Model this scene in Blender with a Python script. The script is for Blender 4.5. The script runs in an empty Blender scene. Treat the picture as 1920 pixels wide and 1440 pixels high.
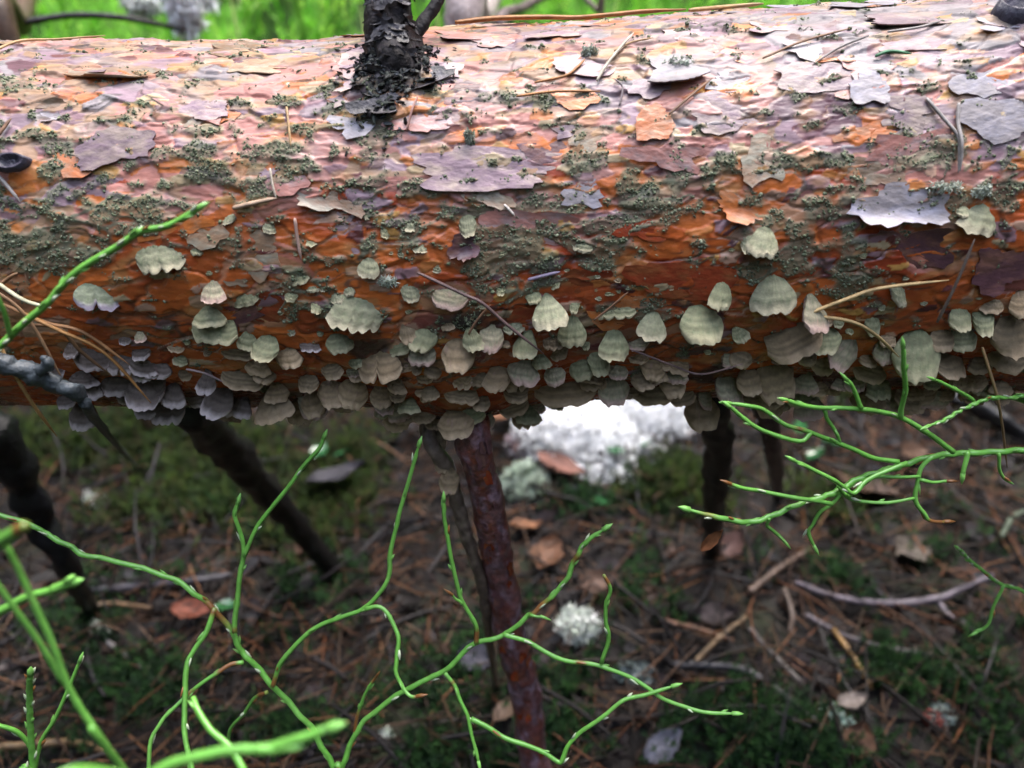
import bpy, math, random
import numpy as np
from mathutils import Vector, Matrix

random.seed(7)
RNG = np.random.default_rng(11)
sc = bpy.context.scene
COL = sc.collection
R = math.radians

# ------------------------------------------------------------------ camera
PITCH = R(35.0)
CAM = np.array((0.0, -0.288, 0.46))
FPX = 1440.0                                   # focal length in pixels of the 1920 px photograph
cam_data = bpy.data.cameras.new('camera')
cam_data.sensor_width = 36.0
cam_data.lens = 27.0
cam_data.clip_start = 0.01
cam_data.clip_end = 200.0
cam_data.dof.use_dof = True
cam_data.dof.focus_distance = 0.265
cam_data.dof.aperture_fstop = 7.2
cam = bpy.data.objects.new('camera', cam_data)
COL.objects.link(cam)
cam.location = CAM
cam.rotation_euler = (R(90) - PITCH, 0, 0)
sc.camera = cam

# ------------------------------------------------------------------ sky and sun (overcast)
SUN_EL, SUN_AZ = R(62), R(20)                  # beyond the log, a little to the right
world = bpy.data.worlds.new('World')
sc.world = world
world.use_nodes = True
wn = world.node_tree
bg = wn.nodes['Background']
sky = wn.nodes.new('ShaderNodeTexSky')
sky.sky_type = 'NISHITA'
sky.sun_disc = False
sky.sun_elevation = SUN_EL
sky.sun_rotation = SUN_AZ
sky.air_density = 1.0
sky.dust_density = 3.0
sky.ozone_density = 1.0
hsv = wn.nodes.new('ShaderNodeHueSaturation')      # cloud veil: the sky loses most of its blue
hsv.inputs['Saturation'].default_value = 0.72
wn.links.new(sky.outputs[0], hsv.inputs['Color'])
wn.links.new(hsv.outputs[0], bg.inputs[0])
bg.inputs[1].default_value = 0.145
sun_data = bpy.data.lights.new('sun', 'SUN')
sun_data.energy = 0.5
sun_data.angle = R(60)
sun_data.color = (1.0, 0.98, 0.97)
sun = bpy.data.objects.new('sun', sun_data)
COL.objects.link(sun)
sun.rotation_euler = (R(90) - SUN_EL, 0, math.pi - SUN_AZ)
sc.view_settings.view_transform = 'Standard'
sc.view_settings.look = 'None'
sc.view_settings.exposure = 2.88
sc.view_settings.gamma = 1.0
sc.view_settings.use_curve_mapping = False
sc.render.engine = 'CYCLES'
sc.cycles.use_denoising = True
sc.cycles.max_bounces = 8

# ------------------------------------------------------------------ small maths
FWD = np.array((0, math.cos(PITCH), -math.sin(PITCH)))
UP = np.array((0, math.sin(PITCH), math.cos(PITCH)))
RIGHT = np.array((1.0, 0, 0))

def ray(px, py):
    return FWD + (px - 960) / FPX * RIGHT - (py - 720) / FPX * UP

def at(px, py, depth):                         # a point of the place seen at that pixel, so far away
    return CAM + depth * ray(px, py)

def sstep(a, b, x):
    t = np.clip((np.asarray(x, float) - a) / (b - a), 0, 1)
    return t * t * (3 - 2 * t)

_P = RNG.permutation(512).astype(np.int64)
_G = RNG.random(512) * 2 * math.pi
_GX, _GY = np.cos(_G), np.sin(_G)

def _h(ix, iy, seed):
    return _P[(_P[(ix + seed * 37) & 511] + iy * 7 + seed * 101) & 511]

def pn(x, y, seed=0):                          # gradient noise, about -0.7..0.7
    x = np.asarray(x, float); y = np.asarray(y, float)
    ix = np.floor(x).astype(np.int64); iy = np.floor(y).astype(np.int64)
    fx = x - ix; fy = y - iy
    u = fx * fx * fx * (fx * (fx * 6 - 15) + 10); v = fy * fy * fy * (fy * (fy * 6 - 15) + 10)
    def g(a, b):
        h = _h(ix + a, iy + b, seed)
        return _GX[h] * (fx - a) + _GY[h] * (fy - b)
    n0 = g(0, 0) * (1 - u) + g(1, 0) * u
    n1 = g(0, 1) * (1 - u) + g(1, 1) * u
    return n0 * (1 - v) + n1 * v

def fbm(x, y, seed=0, o=4, gain=0.5):
    s = 0; a = 1.0
    for k in range(o):
        s = s + a * pn(x * 2 ** k, y * 2 ** k, seed + k * 3)
        a *= gain
    return s

def voro(x, y, seed=0):                        # F1, F2, cell id hash (0..1), cell centre
    x = np.asarray(x, float); y = np.asarray(y, float)
    ix = np.floor(x).astype(np.int64); iy = np.floor(y).astype(np.int64)
    f1 = np.full(x.shape, 9.0); f2 = np.full(x.shape, 9.0)
    cid = np.zeros(x.shape, np.int64); cx = np.zeros(x.shape); cy = np.zeros(x.shape)
    for a in (-1, 0, 1):
        for b in (-1, 0, 1):
            h = _h(ix + a, iy + b, seed)
            px = ix + a + 0.5 + (((h * 131) % 512) / 512 - 0.5) * 0.9
            py = iy + b + 0.5 + (((h * 197 + 77) % 512) / 512 - 0.5) * 0.9
            d = np.hypot(x - px, y - py)
            near = d < f1
            f2 = np.where(near, f1, np.minimum(f2, d))
            f1 = np.where(near, d, f1)
            cid = np.where(near, (ix + a) * 7919 + (iy + b) * 104729, cid)
            cx = np.where(near, px, cx); cy = np.where(near, py, cy)
    return f1, f2, cid, cx, cy

def hrand(cid, k):                             # a random 0..1 for a cell id
    z = (cid.astype(np.int64) * 2654435761 + k * 40503 * 977) & 0xFFFFFFFF
    z = ((z ^ (z >> 15)) * 2246822519) & 0xFFFFFFFF
    z = ((z ^ (z >> 13)) * 3266489917) & 0xFFFFFFFF
    return ((z ^ (z >> 16)) & 0xFFFF) / 65535.0

# ------------------------------------------------------------------ objects
def mesh_np(name, co, faces, cols=None, mat=None, smooth=True, rough=None, sharp=None):
    co = np.ascontiguousarray(co, np.float32).reshape(-1, 3)
    me = bpy.data.meshes.new(name)
    if isinstance(faces, np.ndarray):
        nf, k = faces.shape
        me.vertices.add(len(co)); me.vertices.foreach_set('co', co.ravel())
        me.loops.add(nf * k); me.loops.foreach_set('vertex_index', np.ascontiguousarray(faces, np.int32).ravel())
        me.polygons.add(nf)
        me.polygons.foreach_set('loop_start', np.arange(0, nf * k, k, dtype=np.int32))
        me.update(calc_edges=True)
    else:
        me.from_pydata(co.tolist(), [], faces)
    me.validate()
    me.polygons.foreach_set('use_smooth', np.full(len(me.polygons), smooth))
    if cols is not None:
        at_ = me.attributes.new('Col', 'FLOAT_COLOR', 'POINT')
        c4 = np.ones((len(co), 4), np.float32); c4[:, :3] = np.asarray(cols).reshape(-1, 3)
        at_.data.foreach_set('color', c4.ravel())
    if rough is not None:
        ar = me.attributes.new('rough', 'FLOAT', 'POINT')
        ar.data.foreach_set('value', np.asarray(rough, np.float32).ravel())
    if sharp: me.set_sharp_from_angle(angle=R(sharp))
    if mat: me.materials.append(mat)
    return me

def link(name, me, parent=None, loc=None):
    o = bpy.data.objects.new(name, me)
    COL.objects.link(o)
    if parent: o.parent = parent
    if loc is not None: o.location = loc
    return o

def tag(o, label=None, cat=None, group=None, kind=None):
    if label: o['label'] = label
    if cat: o['category'] = cat
    if group: o['group'] = group
    if kind: o['kind'] = kind
    return o

def empty(name, loc=(0, 0, 0)):
    o = bpy.data.objects.new(name, None)
    o.empty_display_size = 0.02
    COL.objects.link(o)
    o.location = loc
    return o

class Parts:                                   # collects shapes for ONE mesh
    def __init__(s): s.v = []; s.f = []; s.c = []; s.n = 0
    def add(s, v, f, c):
        v = np.asarray(v, float)
        s.v.append(v); s.f += [tuple(i + s.n for i in q) for q in f]
        c = np.asarray(c, float)
        s.c.append(np.broadcast_to(c, v.shape) if c.ndim == 1 else c)
        s.n += len(v)
    def build(s, name, mat, parent=None, loc=None, smooth=True):
        co = np.concatenate(s.v)
        if loc is not None: co = co - np.asarray(loc)
        me = mesh_np(name, co, s.f, np.concatenate(s.c), mat, smooth)
        return link(name, me, parent, None if parent else loc)

def spline(pts, n):                            # Catmull-Rom through points (rows), n samples
    p = np.asarray(pts, float)
    if len(p) == 2: return p[0] + (p[1] - p[0]) * np.linspace(0, 1, n)[:, None]
    q = np.vstack([2 * p[0] - p[1], p, 2 * p[-1] - p[-2]])
    t = np.linspace(0, len(p) - 1 - 1e-9, n)
    i = np.floor(t).astype(int); f = (t - i)[:, None]
    a, b, c, d = q[i], q[i + 1], q[i + 2], q[i + 3]
    return 0.5 * (2 * b + (c - a) * f + (2 * a - 5 * b + 4 * c - d) * f ** 2 + (3 * b - a - 3 * c + d) * f ** 3)

def frames(p):
    t = np.gradient(p, axis=0); t /= np.linalg.norm(t, axis=1)[:, None] + 1e-12
    ref = np.array((0.13, 0.2, 1.0)) if abs(t[len(t) // 2][2]) < 0.8 else np.array((0.1, 1.0, 0.1))
    a = np.cross(t, ref); a /= np.linalg.norm(a, axis=1)[:, None] + 1e-12
    return t, a, np.cross(a, t)

def tube(p, rad, k=6, ridge=0.0, rough=0.0, seed=0, caps=True):
    """verts, faces of a tube along p (n,3); rad scalar or (n,), ridge = angular section, rough = lumps"""
    n = len(p); rad = np.broadcast_to(np.asarray(rad, float), (n,))
    t, a, b = frames(p)
    ang = np.arange(k) / k * 2 * math.pi
    rr = rad[:, None] * (1 - ridge * (np.arange(k) % 2))[None, :]
    if rough:
        L = np.concatenate([[0], np.cumsum(np.linalg.norm(np.diff(p, axis=0), axis=1))])
        uu = L[:, None] / (rad.mean() * 2.2) + 0 * ang[None]; vv = ang[None] / (2 * math.pi) * 4 + 0 * L[:, None]
        rr = rr * (1 + rough * (fbm(uu, np.abs(vv - 2) + 3 + seed, seed, 3)))
    v = p[:, None, :] + rr[..., None] * (np.cos(ang)[None, :, None] * a[:, None, :] + np.sin(ang)[None, :, None] * b[:, None, :])
    v = v.reshape(-1, 3)
    f = [(i * k + j, i * k + (j + 1) % k, (i + 1) * k + (j + 1) % k, (i + 1) * k + j) for i in range(n - 1) for j in range(k)]
    if caps:
        v = np.vstack([v, p[0] - t[0] * rad[0] * 0.3, p[-1] + t[-1] * rad[-1] * 0.6])
        m = len(v) - 2
        f += [(m, (j + 1) % k, j) for j in range(k)] + [(m + 1, (n - 1) * k + j, (n - 1) * k + (j + 1) % k) for j in range(k)]
    return v, f

def scatter(proto_v, proto_f, pos, rot, scale, cols):
    """N copies of a small shape in ONE mesh: rot (N,3,3), scale (N,) or (N,3), cols (N,3) -> co, faces, cols"""
    pv = np.asarray(proto_v, float); pf = np.asarray(proto_f, np.int64)
    N = len(pos); scale = np.asarray(scale, float)
    if scale.ndim == 1: scale = np.repeat(scale[:, None], 3, 1)
    v = np.einsum('nij,nkj->nki', rot, pv[None] * scale[:, None, :]) + np.asarray(pos)[:, None, :]
    f = (pf[None] + (np.arange(N) * len(pv))[:, None, None]).reshape(-1, pf.shape[1])
    c = np.repeat(np.asarray(cols)[:, None, :], len(pv), 1)
    return v.reshape(-1, 3), f, c.reshape(-1, 3)

def rotz(a):
    c, s = np.cos(a), np.sin(a); z = 0 * a; o = z + 1
    return np.stack([np.stack([c, -s, z], -1), np.stack([s, c, z], -1), np.stack([z, z, o], -1)], -2)
def rotx(a):
    c, s = np.cos(a), np.sin(a); z = 0 * a; o = z + 1
    return np.stack([np.stack([o, z, z], -1), np.stack([z, c, -s], -1), np.stack([z, s, c], -1)], -2)
def roty(a):
    c, s = np.cos(a), np.sin(a); z = 0 * a; o = z + 1
    return np.stack([np.stack([c, z, s], -1), np.stack([z, o, z], -1), np.stack([-s, z, c], -1)], -2)

def pick(pal, n):
    pal = np.asarray(pal, float)
    c = pal[RNG.integers(0, len(pal), n)]
    return c * (0.75 + 0.5 * RNG.random((n, 1)))

# ------------------------------------------------------------------ materials
def mat(name, rough=0.5, spec=0.5, vary=0.35, vscale=400.0, bump=0.15, bscale=900.0, color=None,
        transl=0.0, rand=0.0, rough_attr=False, stretch=(1, 1, 1), coat=0.0, c2=None):
    m = bpy.data.materials.new(name); m.use_nodes = True
    nt = m.node_tree; N = nt.nodes; L = nt.links
    b = N['Principled BSDF']
    tc = N.new('ShaderNodeTexCoord')
    mp = N.new('ShaderNodeMapping'); mp.inputs['Scale'].default_value = stretch
    L.new(tc.outputs['Object'], mp.inputs[0])
    nz = N.new('ShaderNodeTexNoise'); nz.inputs['Scale'].default_value = vscale
    nz.inputs['Detail'].default_value = 5; nz.inputs['Roughness'].default_value = 0.65
    L.new(mp.outputs[0], nz.inputs['Vector'])
    mr = N.new('ShaderNodeMapRange')
    mr.inputs[1].default_value = 0.3; mr.inputs[2].default_value = 0.7
    mr.inputs[3].default_value = 1 - vary; mr.inputs[4].default_value = 1 + vary
    L.new(nz.outputs[0], mr.inputs[0])
    if color is None:
        src = N.new('ShaderNodeAttribute'); src.attribute_name = 'Col'; cs = src.outputs['Color']
    else:
        src = N.new('ShaderNodeRGB'); src.outputs[0].default_value = (*color, 1); cs = src.outputs[0]
    if c2 is not None:                         # weathered patches of a second colour
        n3 = N.new('ShaderNodeTexNoise'); n3.inputs['Scale'].default_value = 170; n3.inputs['Detail'].default_value = 6; n3.inputs['Roughness'].default_value = 0.7
        oi3 = N.new('ShaderNodeObjectInfo'); ad = N.new('ShaderNodeVectorMath'); ad.operation = 'ADD'
        L.new(mp.outputs[0], ad.inputs[0]); L.new(oi3.outputs['Random'], ad.inputs[1]); L.new(ad.outputs[0], n3.inputs['Vector'])
        r3 = N.new('ShaderNodeMapRange'); r3.inputs[1].default_value = 0.45; r3.inputs[2].default_value = 0.62; L.new(n3.outputs[0], r3.inputs[0])
        mc = N.new('ShaderNodeMix'); mc.data_type = 'RGBA'
        L.new(r3.outputs[0], mc.inputs[0]); L.new(cs, mc.inputs[6]); mc.inputs[7].default_value = (*c2, 1); cs = mc.outputs[2]
    val = mr.outputs[0]
    if rand:
        oi = N.new('ShaderNodeObjectInfo'); m2 = N.new('ShaderNodeMapRange')
        m2.inputs[3].default_value = 1 - rand; m2.inputs[4].default_value = 1 + rand
        L.new(oi.outputs['Random'], m2.inputs[0])
        mm = N.new('ShaderNodeMath'); mm.operation = 'MULTIPLY'
        L.new(val, mm.inputs[0]); L.new(m2.outputs[0], mm.inputs[1]); val = mm.outputs[0]
    mx = N.new('ShaderNodeVectorMath'); mx.operation = 'SCALE'
    L.new(cs, mx.inputs[0]); L.new(val, mx.inputs['Scale'])
    L.new(mx.outputs[0], b.inputs['Base Color'])
    if rough_attr:
        ra = N.new('ShaderNodeAttribute'); ra.attribute_name = 'rough'
        L.new(ra.outputs['Fac'], b.inputs['Roughness'])
    else:
        b.inputs['Roughness'].default_value = rough
    b.inputs['Specular IOR Level'].default_value = spec
    b.inputs['Coat Weight'].default_value = coat
    b.inputs['Coat Roughness'].default_value = 0.15
    if bump:
        n2 = N.new('ShaderNodeTexNoise'); n2.inputs['Scale'].default_value = bscale; n2.inputs['Detail'].default_value = 4
        L.new(mp.outputs[0], n2.inputs['Vector'])
        bp = N.new('ShaderNodeBump'); bp.inputs['Strength'].default_value = bump; bp.inputs['Distance'].default_value = 0.001
        L.new(n2.outputs[0], bp.inputs['Height']); L.new(bp.outputs[0], b.inputs['Normal'])
    if transl:
        tr = N.new('ShaderNodeBsdfTranslucent'); ms = N.new('ShaderNodeMixShader'); ms.inputs[0].default_value = transl
        L.new(mx.outputs[0], tr.inputs[0]); out = N['Material Output']
        L.new(b.outputs[0], ms.inputs[1]); L.new(tr.outputs[0], ms.inputs[2]); L.new(ms.outputs[0], out.inputs[0])
    return m

M_bark = mat('pine_bark', vary=0.30, vscale=260, bump=0.22, bscale=700, rough_attr=True, stretch=(0.45, 1, 1), spec=0.4)
M_algae = mat('grey_green_algae', rough=0.8, spec=0.2, vary=0.4, vscale=900, bump=0.0)
M_fungus = mat('bracket_fungus', rough=0.7, spec=0.3, vary=0.16, vscale=500, bump=0.25, bscale=1500, transl=0.06)
M_stem = mat('green_stem', rough=0.3, spec=0.6, vary=0.2, vscale=300, bump=0.05, transl=0.12)
M_needle = mat('dry_needle', rough=0.5, spec=0.3, vary=0.3, vscale=300, bump=0.0)
M_litter = mat('forest_litter', rough=0.62, spec=0.25, vary=0.35, vscale=250, bump=0.2)
M_soil = mat('forest_soil', rough=0.75, spec=0.3, vary=0.6, vscale=90, bump=0.6, bscale=350)
M_moss = mat('moss', rough=0.6, spec=0.25, vary=0.3, vscale=60, bump=0.0, transl=0.3)
M_grass = mat('grass_blade', rough=0.4, spec=0.4, vary=0.2, vscale=40, bump=0.0, transl=0.5)
M_lichen = mat('pale_lichen', rough=0.9, spec=0.1, vary=0.12, vscale=200, bump=0.0, transl=0.15)
M_stub = mat('black_stub_bark', rough=0.75, spec=0.25, vary=0.6, vscale=300, bump=0.8, bscale=600)
M_branch = mat('branch_bark', rough=0.45, spec=0.45, vary=0.5, vscale=260, bump=0.7, bscale=500)
M_leaf = mat('leaf', rough=0.35, spec=0.5, vary=0.25, vscale=150, bump=0.2, bscale=300, transl=0.15)

# bark colours by class: 0 wet red, 1 orange, 2 salmon, 3 ochre tan, 4 lavender grey, 5 pale grey, 6 purple brown
PAL = np.array([(0.30, 0.048, 0.017), (0.52, 0.155, 0.036), (0.43, 0.185, 0.145), (0.32, 0.195, 0.115),
                (0.255, 0.165, 0.19), (0.27, 0.235, 0.235), (0.13, 0.055, 0.065)])
PROUGH = np.array([0.22, 0.27, 0.36, 0.34, 0.4, 0.46, 0.3])

def bark_weights(x, th):                       # th in degrees: 0 front, 90 top
    Rr = sstep(0.035, 0.15, x); Ll = sstep(0.02, 0.16, -np.asarray(x))
    a = sstep(42, 74, th + 14 * Rr)
    m = np.exp(-((th - 46) / 21) ** 2)
    l = 1 - sstep(12, 46, th + 4 * Rr)
    w = [l * 0.9 * (1 - 0.45 * Ll), l * 1.2 + m * 0.75, m * 1.1 * (1 - 0.5 * Ll) + a * 0.4 * (1 - 0.7 * Rr),
         0.16 * (1 - Rr) + Ll * 0.75 + a * 0.22 * (1 - Rr), m * 0.35 + a * 0.75 * (0.5 + Rr),
         a * (0.15 + 1.7 * Rr) + m * 0.18, l * 0.28 + m * 0.12]
    w = np.stack([np.broadcast_to(q, np.shape(x)) for q in w], -1)
    return w / w.sum(-1, keepdims=True)

def bark_class(x, th, rnd):
    return (np.cumsum(bark_weights(x, th), -1) < np.asarray(rnd)[..., None]).sum(-1).clip(0, 6)

# ------------------------------------------------------------------ the log's shape
_px = np.array([-2500, -600, 0, 300, 650, 850, 1050, 1250, 1400, 1600, 1900, 2500, 4500.])
_top = np.array([40, 80, 78, 76, 72, 63, 48, 33, 19, 2, -24, -60, -140.])
_bot = np.array([760, 765, 762, 762, 760, 758, 752, 748, 742, 735, 730, 722, 700.])
_at = PITCH + np.arctan((_top - 720) / FPX)
_ab = PITCH + np.arctan((_bot - 720) / FPX)
_ac = (_at + _ab) / 2
D_LOG = 0.315
_xs = (_px - 960) / FPX * D_LOG * np.cos(_ac - PITCH)
_yc = CAM[1] + D_LOG * np.cos(_ac)
_zc = CAM[2] - D_LOG * np.sin(_ac)
_rr = D_LOG * np.sin((_ab - _at) / 2)

def _sm(xs, ys):                               # smooth interpolation table
    X = np.linspace(xs[0], xs[-1], 1600); Y = np.interp(X, xs, ys)
    k = np.ones(61) / 61; Yp = np.concatenate([np.full(30, Y[0]), Y, np.full(30, Y[-1])])
    return X, np.convolve(Yp, k, 'valid')
_TY, _TZ, _TR = _sm(_xs, _yc), _sm(_xs, _zc), _sm(_xs, _rr)
def log_y(x): return np.interp(x, *_TY)
def log_z(x): return np.interp(x, *_TZ)
def log_r(x): return np.interp(x, *_TR)

def log_pt(x, th, h=0.0):                      # th in radians
    r = log_r(x) + h
    return np.stack([x + 0 * th, log_y(x) - r * np.cos(th), log_z(x) + r * np.sin(th)], -1)

def hit(px, py):                               # where the line of sight meets the log: x, th(rad), depth, True when it really does
    d = ray(px, py)
    t = np.linspace(0.12, 0.45, 700)
    P = CAM + t[:, None] * d
    g = np.hypot(P[:, 1] - log_y(P[:, 0]), P[:, 2] - log_z(P[:, 0])) - log_r(P[:, 0])
    neg = np.nonzero(g < 0)[0]
    i = neg[0] if len(neg) else int(np.argmin(g))
    p = P[i]
    return p[0], math.atan2(p[2] - log_z(p[0]), -(p[1] - log_y(p[0]))), t[i], len(neg) > 0

# ================================================================== GROUND
def gz(x, y):
    x = np.asarray(x, float); y = np.asarray(y, float)
    z = 0.022 * fbm(x * 5, y * 5, 3, 4) + 0.008 * fbm(x * 28, y * 28, 9, 3)
    yy = y + 0.05 * pn(x * 4, y * 0 + 2.2, 5)
    z = z + 0.33 * sstep(0.34, 0.66, yy) + 0.16 * sstep(0.66, 1.6, yy) + 0.10 * np.maximum(yy - 1.2, 0) ** 0.9 * sstep(40, 2, yy)
    far = sstep(1.5, 6, np.hypot(x, y))
    return z + far * 0.25 * pn(x * 0.6, y * 0.6, 21)

def gpt(px, py, lift=0.0):                     # ground point under a pixel (behind the log)
    d = ray(px, py)
    t = np.linspace(0.3, 3.0, 1600)
    P = CAM + t[:, None] * d
    i = np.nonzero(P[:, 2] < gz(P[:, 0], P[:, 1]) + lift)[0]
    i = i[0] if len(i) else len(t) - 1
    return P[i]

def axis_grid(lo, hi, fine, outer, n):
    a = np.arange(lo, hi, fine)
    g = np.geomspace(fine * 1.5, outer, n)
    return np.concatenate([lo - g[::-1], a, hi + g])

gx = axis_grid(-0.75, 0.75, 0.0075, 40, 34); gy = axis_grid(-0.35, 1.35, 0.0075, 40, 34)
GX, GY = np.meshgrid(gx, gy, indexing='ij')
GZ = gz(GX, GY)
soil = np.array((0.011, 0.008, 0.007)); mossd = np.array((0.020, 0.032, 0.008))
def moss_mask(x, y):
    m = sstep(0.0, 0.35, fbm(np.asarray(x) * 7, np.asarray(y) * 7, 31, 3) + 0.05)
    bank = sstep(0.42, 0.56, y)
    return np.clip(m * 0.5 + bank, 0, 1)
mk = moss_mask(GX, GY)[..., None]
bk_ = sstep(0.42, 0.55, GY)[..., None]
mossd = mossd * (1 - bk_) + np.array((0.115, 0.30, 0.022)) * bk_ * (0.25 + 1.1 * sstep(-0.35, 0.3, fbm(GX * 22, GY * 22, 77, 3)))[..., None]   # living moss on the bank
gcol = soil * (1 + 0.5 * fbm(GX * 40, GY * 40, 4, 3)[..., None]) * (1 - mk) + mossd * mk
def grid_faces(n, m, wrap=False):
    i = np.arange(n - 1)[:, None]; j = np.arange(m if wrap else m - 1)[None]
    jn = (j + 1) % m
    return np.stack([i * m + j, (i + 1) * m + j, (i + 1) * m + jn, i * m + jn], -1).reshape(-1, 4)
ground = link('ground', mesh_np('ground', np.stack([GX, GY, GZ], -1), grid_faces(len(gx), len(gy)), np.clip(gcol, 0.004, 1), M_soil))
tag(ground, 'dark forest floor under and behind the fallen log', kind='structure')

# ================================================================== THE LOG
log = empty('fallen_pine_log', (0, 0.0, float(log_z(0.0)) - 0.07))
LOG0 = np.array(log.location)
tag(log, 'fallen pine log with flaking orange and grey bark across the picture', 'fallen log')

fs = np.arange(-0.245, 0.245, 0.00046)
SX = np.concatenate([np.linspace(-1.1, -0.40, 60)[:-1], np.linspace(-0.40, -0.245, 110)[:-1], fs, np.linspace(0.245, 0.40, 110)[1:], np.linspace(0.40, 1.1, 60)[1:]])
TH = np.concatenate([np.linspace(R(-230), R(-75), 60)[:-1], np.arange(R(-75), R(112), 0.0062), np.linspace(R(112), R(130), 8)[1:-1]])
S, T = np.meshgrid(SX, TH, indexing='ij')
tt = T * 0.074                                 # arc length (m)
tw = tt * 1.0
thd = np.degrees(T)
# warped coordinates
ws = S + 0.004 * fbm(S * 45, tw * 90, 1, 3); wt = tw + 0.0022 * fbm(S * 60, tw * 120, 5, 3)
h = np.zeros_like(S)
# papery sheets: terraces of a stretched field
nA = fbm(ws * 17, wt * 48, 40, 4, 0.55) * 3.2 + 5
lev = np.floor(nA); fr = nA - lev
terr = lev + sstep(0.86, 0.97, fr)
zone = 0.16 + 0.24 * sstep(24, 60, thd)
h += terr * 0.00032 * (0.5 + 0.5 * sstep(20, 55, thd))
curlA = np.exp(-((fr - 0.10) / 0.09) ** 2) * sstep(-0.2, 0.3, pn(S * 25, tw * 40, 63))
h += curlA * 0.00035
# flakes: two sizes of cells, each a little tilted plate
v1, v2, cid, ccx, ccy = voro(ws * 46, wt * 115, 50)
w1, w2, did, dcx, dcy = voro(ws * 95 + 5, wt * 210 + 3, 55)
tilt = (wt * 115 - ccy) * (hrand(cid, 3) - 0.75) + (ws * 46 - ccx) * (hrand(cid, 4) - 0.5) * 0.7
plate = sstep(0.0, 0.10, v2 - v1)
on = (hrand(cid, 5) < 0.72)
h += np.where(on, plate * (0.0005 + 0.0010 * hrand(cid, 6)) + tilt * 0.0011 * plate, 0) * zone
tilt2 = (wt * 210 - dcy) * (hrand(did, 3) - 0.7)
plate2 = sstep(0.0, 0.12, w2 - w1)
on2 = hrand(did, 5) < 0.45
h += np.where(on2, plate2 * 0.0005 * (0.4 + hrand(did, 6)) + tilt2 * 0.0006 * plate2, 0) * zone
# fibres, fine grain, broad swelling
h += 0.00013 * (1 - 0.65 * (1 - sstep(8, 48, thd))) * fbm(S * 120, tw * 700, 70, 3) + 0.0022 * fbm(S * 9, tw * 12, 74, 2)
# swelling under the broken stub and round the knots
def bump_at(px, py, rad, hh):
    x0, t0, _, _ = hit(px, py)
    return hh * np.exp(-(((S - x0) ** 2 + (tt - t0 * 0.074) ** 2) / rad ** 2))
h += bump_at(740, 150, 0.013, 0.006) + bump_at(35, 312, 0.007, 0.002) + bump_at(1885, 45, 0.012, 0.003)
h += bump_at(870, 750, 0.022, 0.006)
h -= h[(np.abs(S) < 0.2) & (thd > 0) & (thd < 90)].mean()
P3 = log_pt(S, T, h)

def srf(x, th, lift=0.0):                      # point on the finished bark
    i = min(max(int(np.searchsorted(SX, x)), 0), len(SX) - 1); j = min(max(int(np.searchsorted(TH, th)), 0), len(TH) - 1)
    n = np.array((0, -math.cos(th), math.sin(th)))
    p = log_pt(np.array(x), np.array(th), h[i, j])
    return p + n * lift
def on_log(px, py, lift=0.0):
    x, th, d, ok = hit(px, py)
    return srf(x, th, lift)

# colour: every sheet and plate has the colour of its own layer
cs_big = ccx / 46; ct_big = np.degrees(ccy / 115 / 0.074)
cs_sm = dcx / 95; ct_sm = np.degrees((dcy - 3) / 210 / 0.074)
r_t = ((lev * 0.377 + 0.31 * pn(S * 14, tw * 22, 81) + 0.5) % 1.0)
k_t = bark_class(S, thd + 10 * pn(S * 20, tw * 20, 85), np.clip(0.5 + 1.1 * pn(ws * 22, wt * 46, 90) + (r_t - 0.5) * 0.25, 0.001, 0.999))
k_b = bark_class(cs_big, ct_big, hrand(cid, 9))
k_s = bark_class(cs_sm, ct_sm, hrand(did, 9))
low = 1 - sstep(8, 48, thd)
use_b = on & (hrand(cid, 11) < 0.5 - 0.22 * low)
use_s = on2 & (hrand(did, 12) < 0.5 - 0.3 * low)
kk = np.where(use_s, k_s, np.where(use_b, k_b, k_t))
shade = 0.78 + 0.44 * np.where(use_s, hrand(did, 13), np.where(use_b, hrand(cid, 13), r_t))
col = PAL[kk] * shade[..., None]
b1, b2, bid, bcx, bcy = voro(ws * 34 + 3 + 0.35 * fbm(S * 60, tw * 90, 171, 3), wt * 62 + 9 + 0.4 * fbm(S * 60, tw * 90, 174, 3), 59)
lw = (low * np.where(kk < 2, 0.85, 0.35 * (hrand(bid, 8) < 0.7)))[..., None]
h = h + low * sstep(0.03, 0.10, b2 - b1) * (0.0002 + 0.0006 * hrand(bid, 9))
h = h + low * 0.0007 * (wt * 62 + 9 - bcy) * (hrand(bid, 10) - 0.8)
mixr = (0.65 * np.floor(hrand(bid, 7) * 2.999) / 2 + 0.35 * sstep(-0.3, 0.3, fbm(S * 40, tw * 60, 141, 4)) - 0.25 * sstep(0.0, -40, thd) + 0.3 * sstep(0.02, 0.14, -S)).clip(0, 1)[..., None]
wet = np.array((0.26, 0.042, 0.014)) * (1 - mixr) + np.array((0.51, 0.122, 0.025)) * mixr
col = col * (1 - lw) + wet * lw
# small chips of older bark left on the wet wood
e1, e2, eid, ecx, ecy = voro(ws * 150 + 9, wt * 330 + 7, 58)
chip = (hrand(eid, 2) < 0.34 * sstep(-35, 10, thd) * (0.4 + 0.6 * sstep(-0.2, 0.2, pn(S * 40, tw * 60, 161)))) & (e2 - e1 > 0.06)
ccl = np.array([(0.42, 0.22, 0.06), (0.46, 0.27, 0.18), (0.25, 0.14, 0.15), (0.40, 0.30, 0.17), (0.12, 0.035, 0.03), (0.44, 0.15, 0.04)])[(hrand(eid, 4) * 5.99).astype(int)]
col = np.where(chip[..., None], ccl * (0.7 + 0.5 * hrand(eid, 6))[..., None], col)
h = h + 0.00022 * chip
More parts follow.
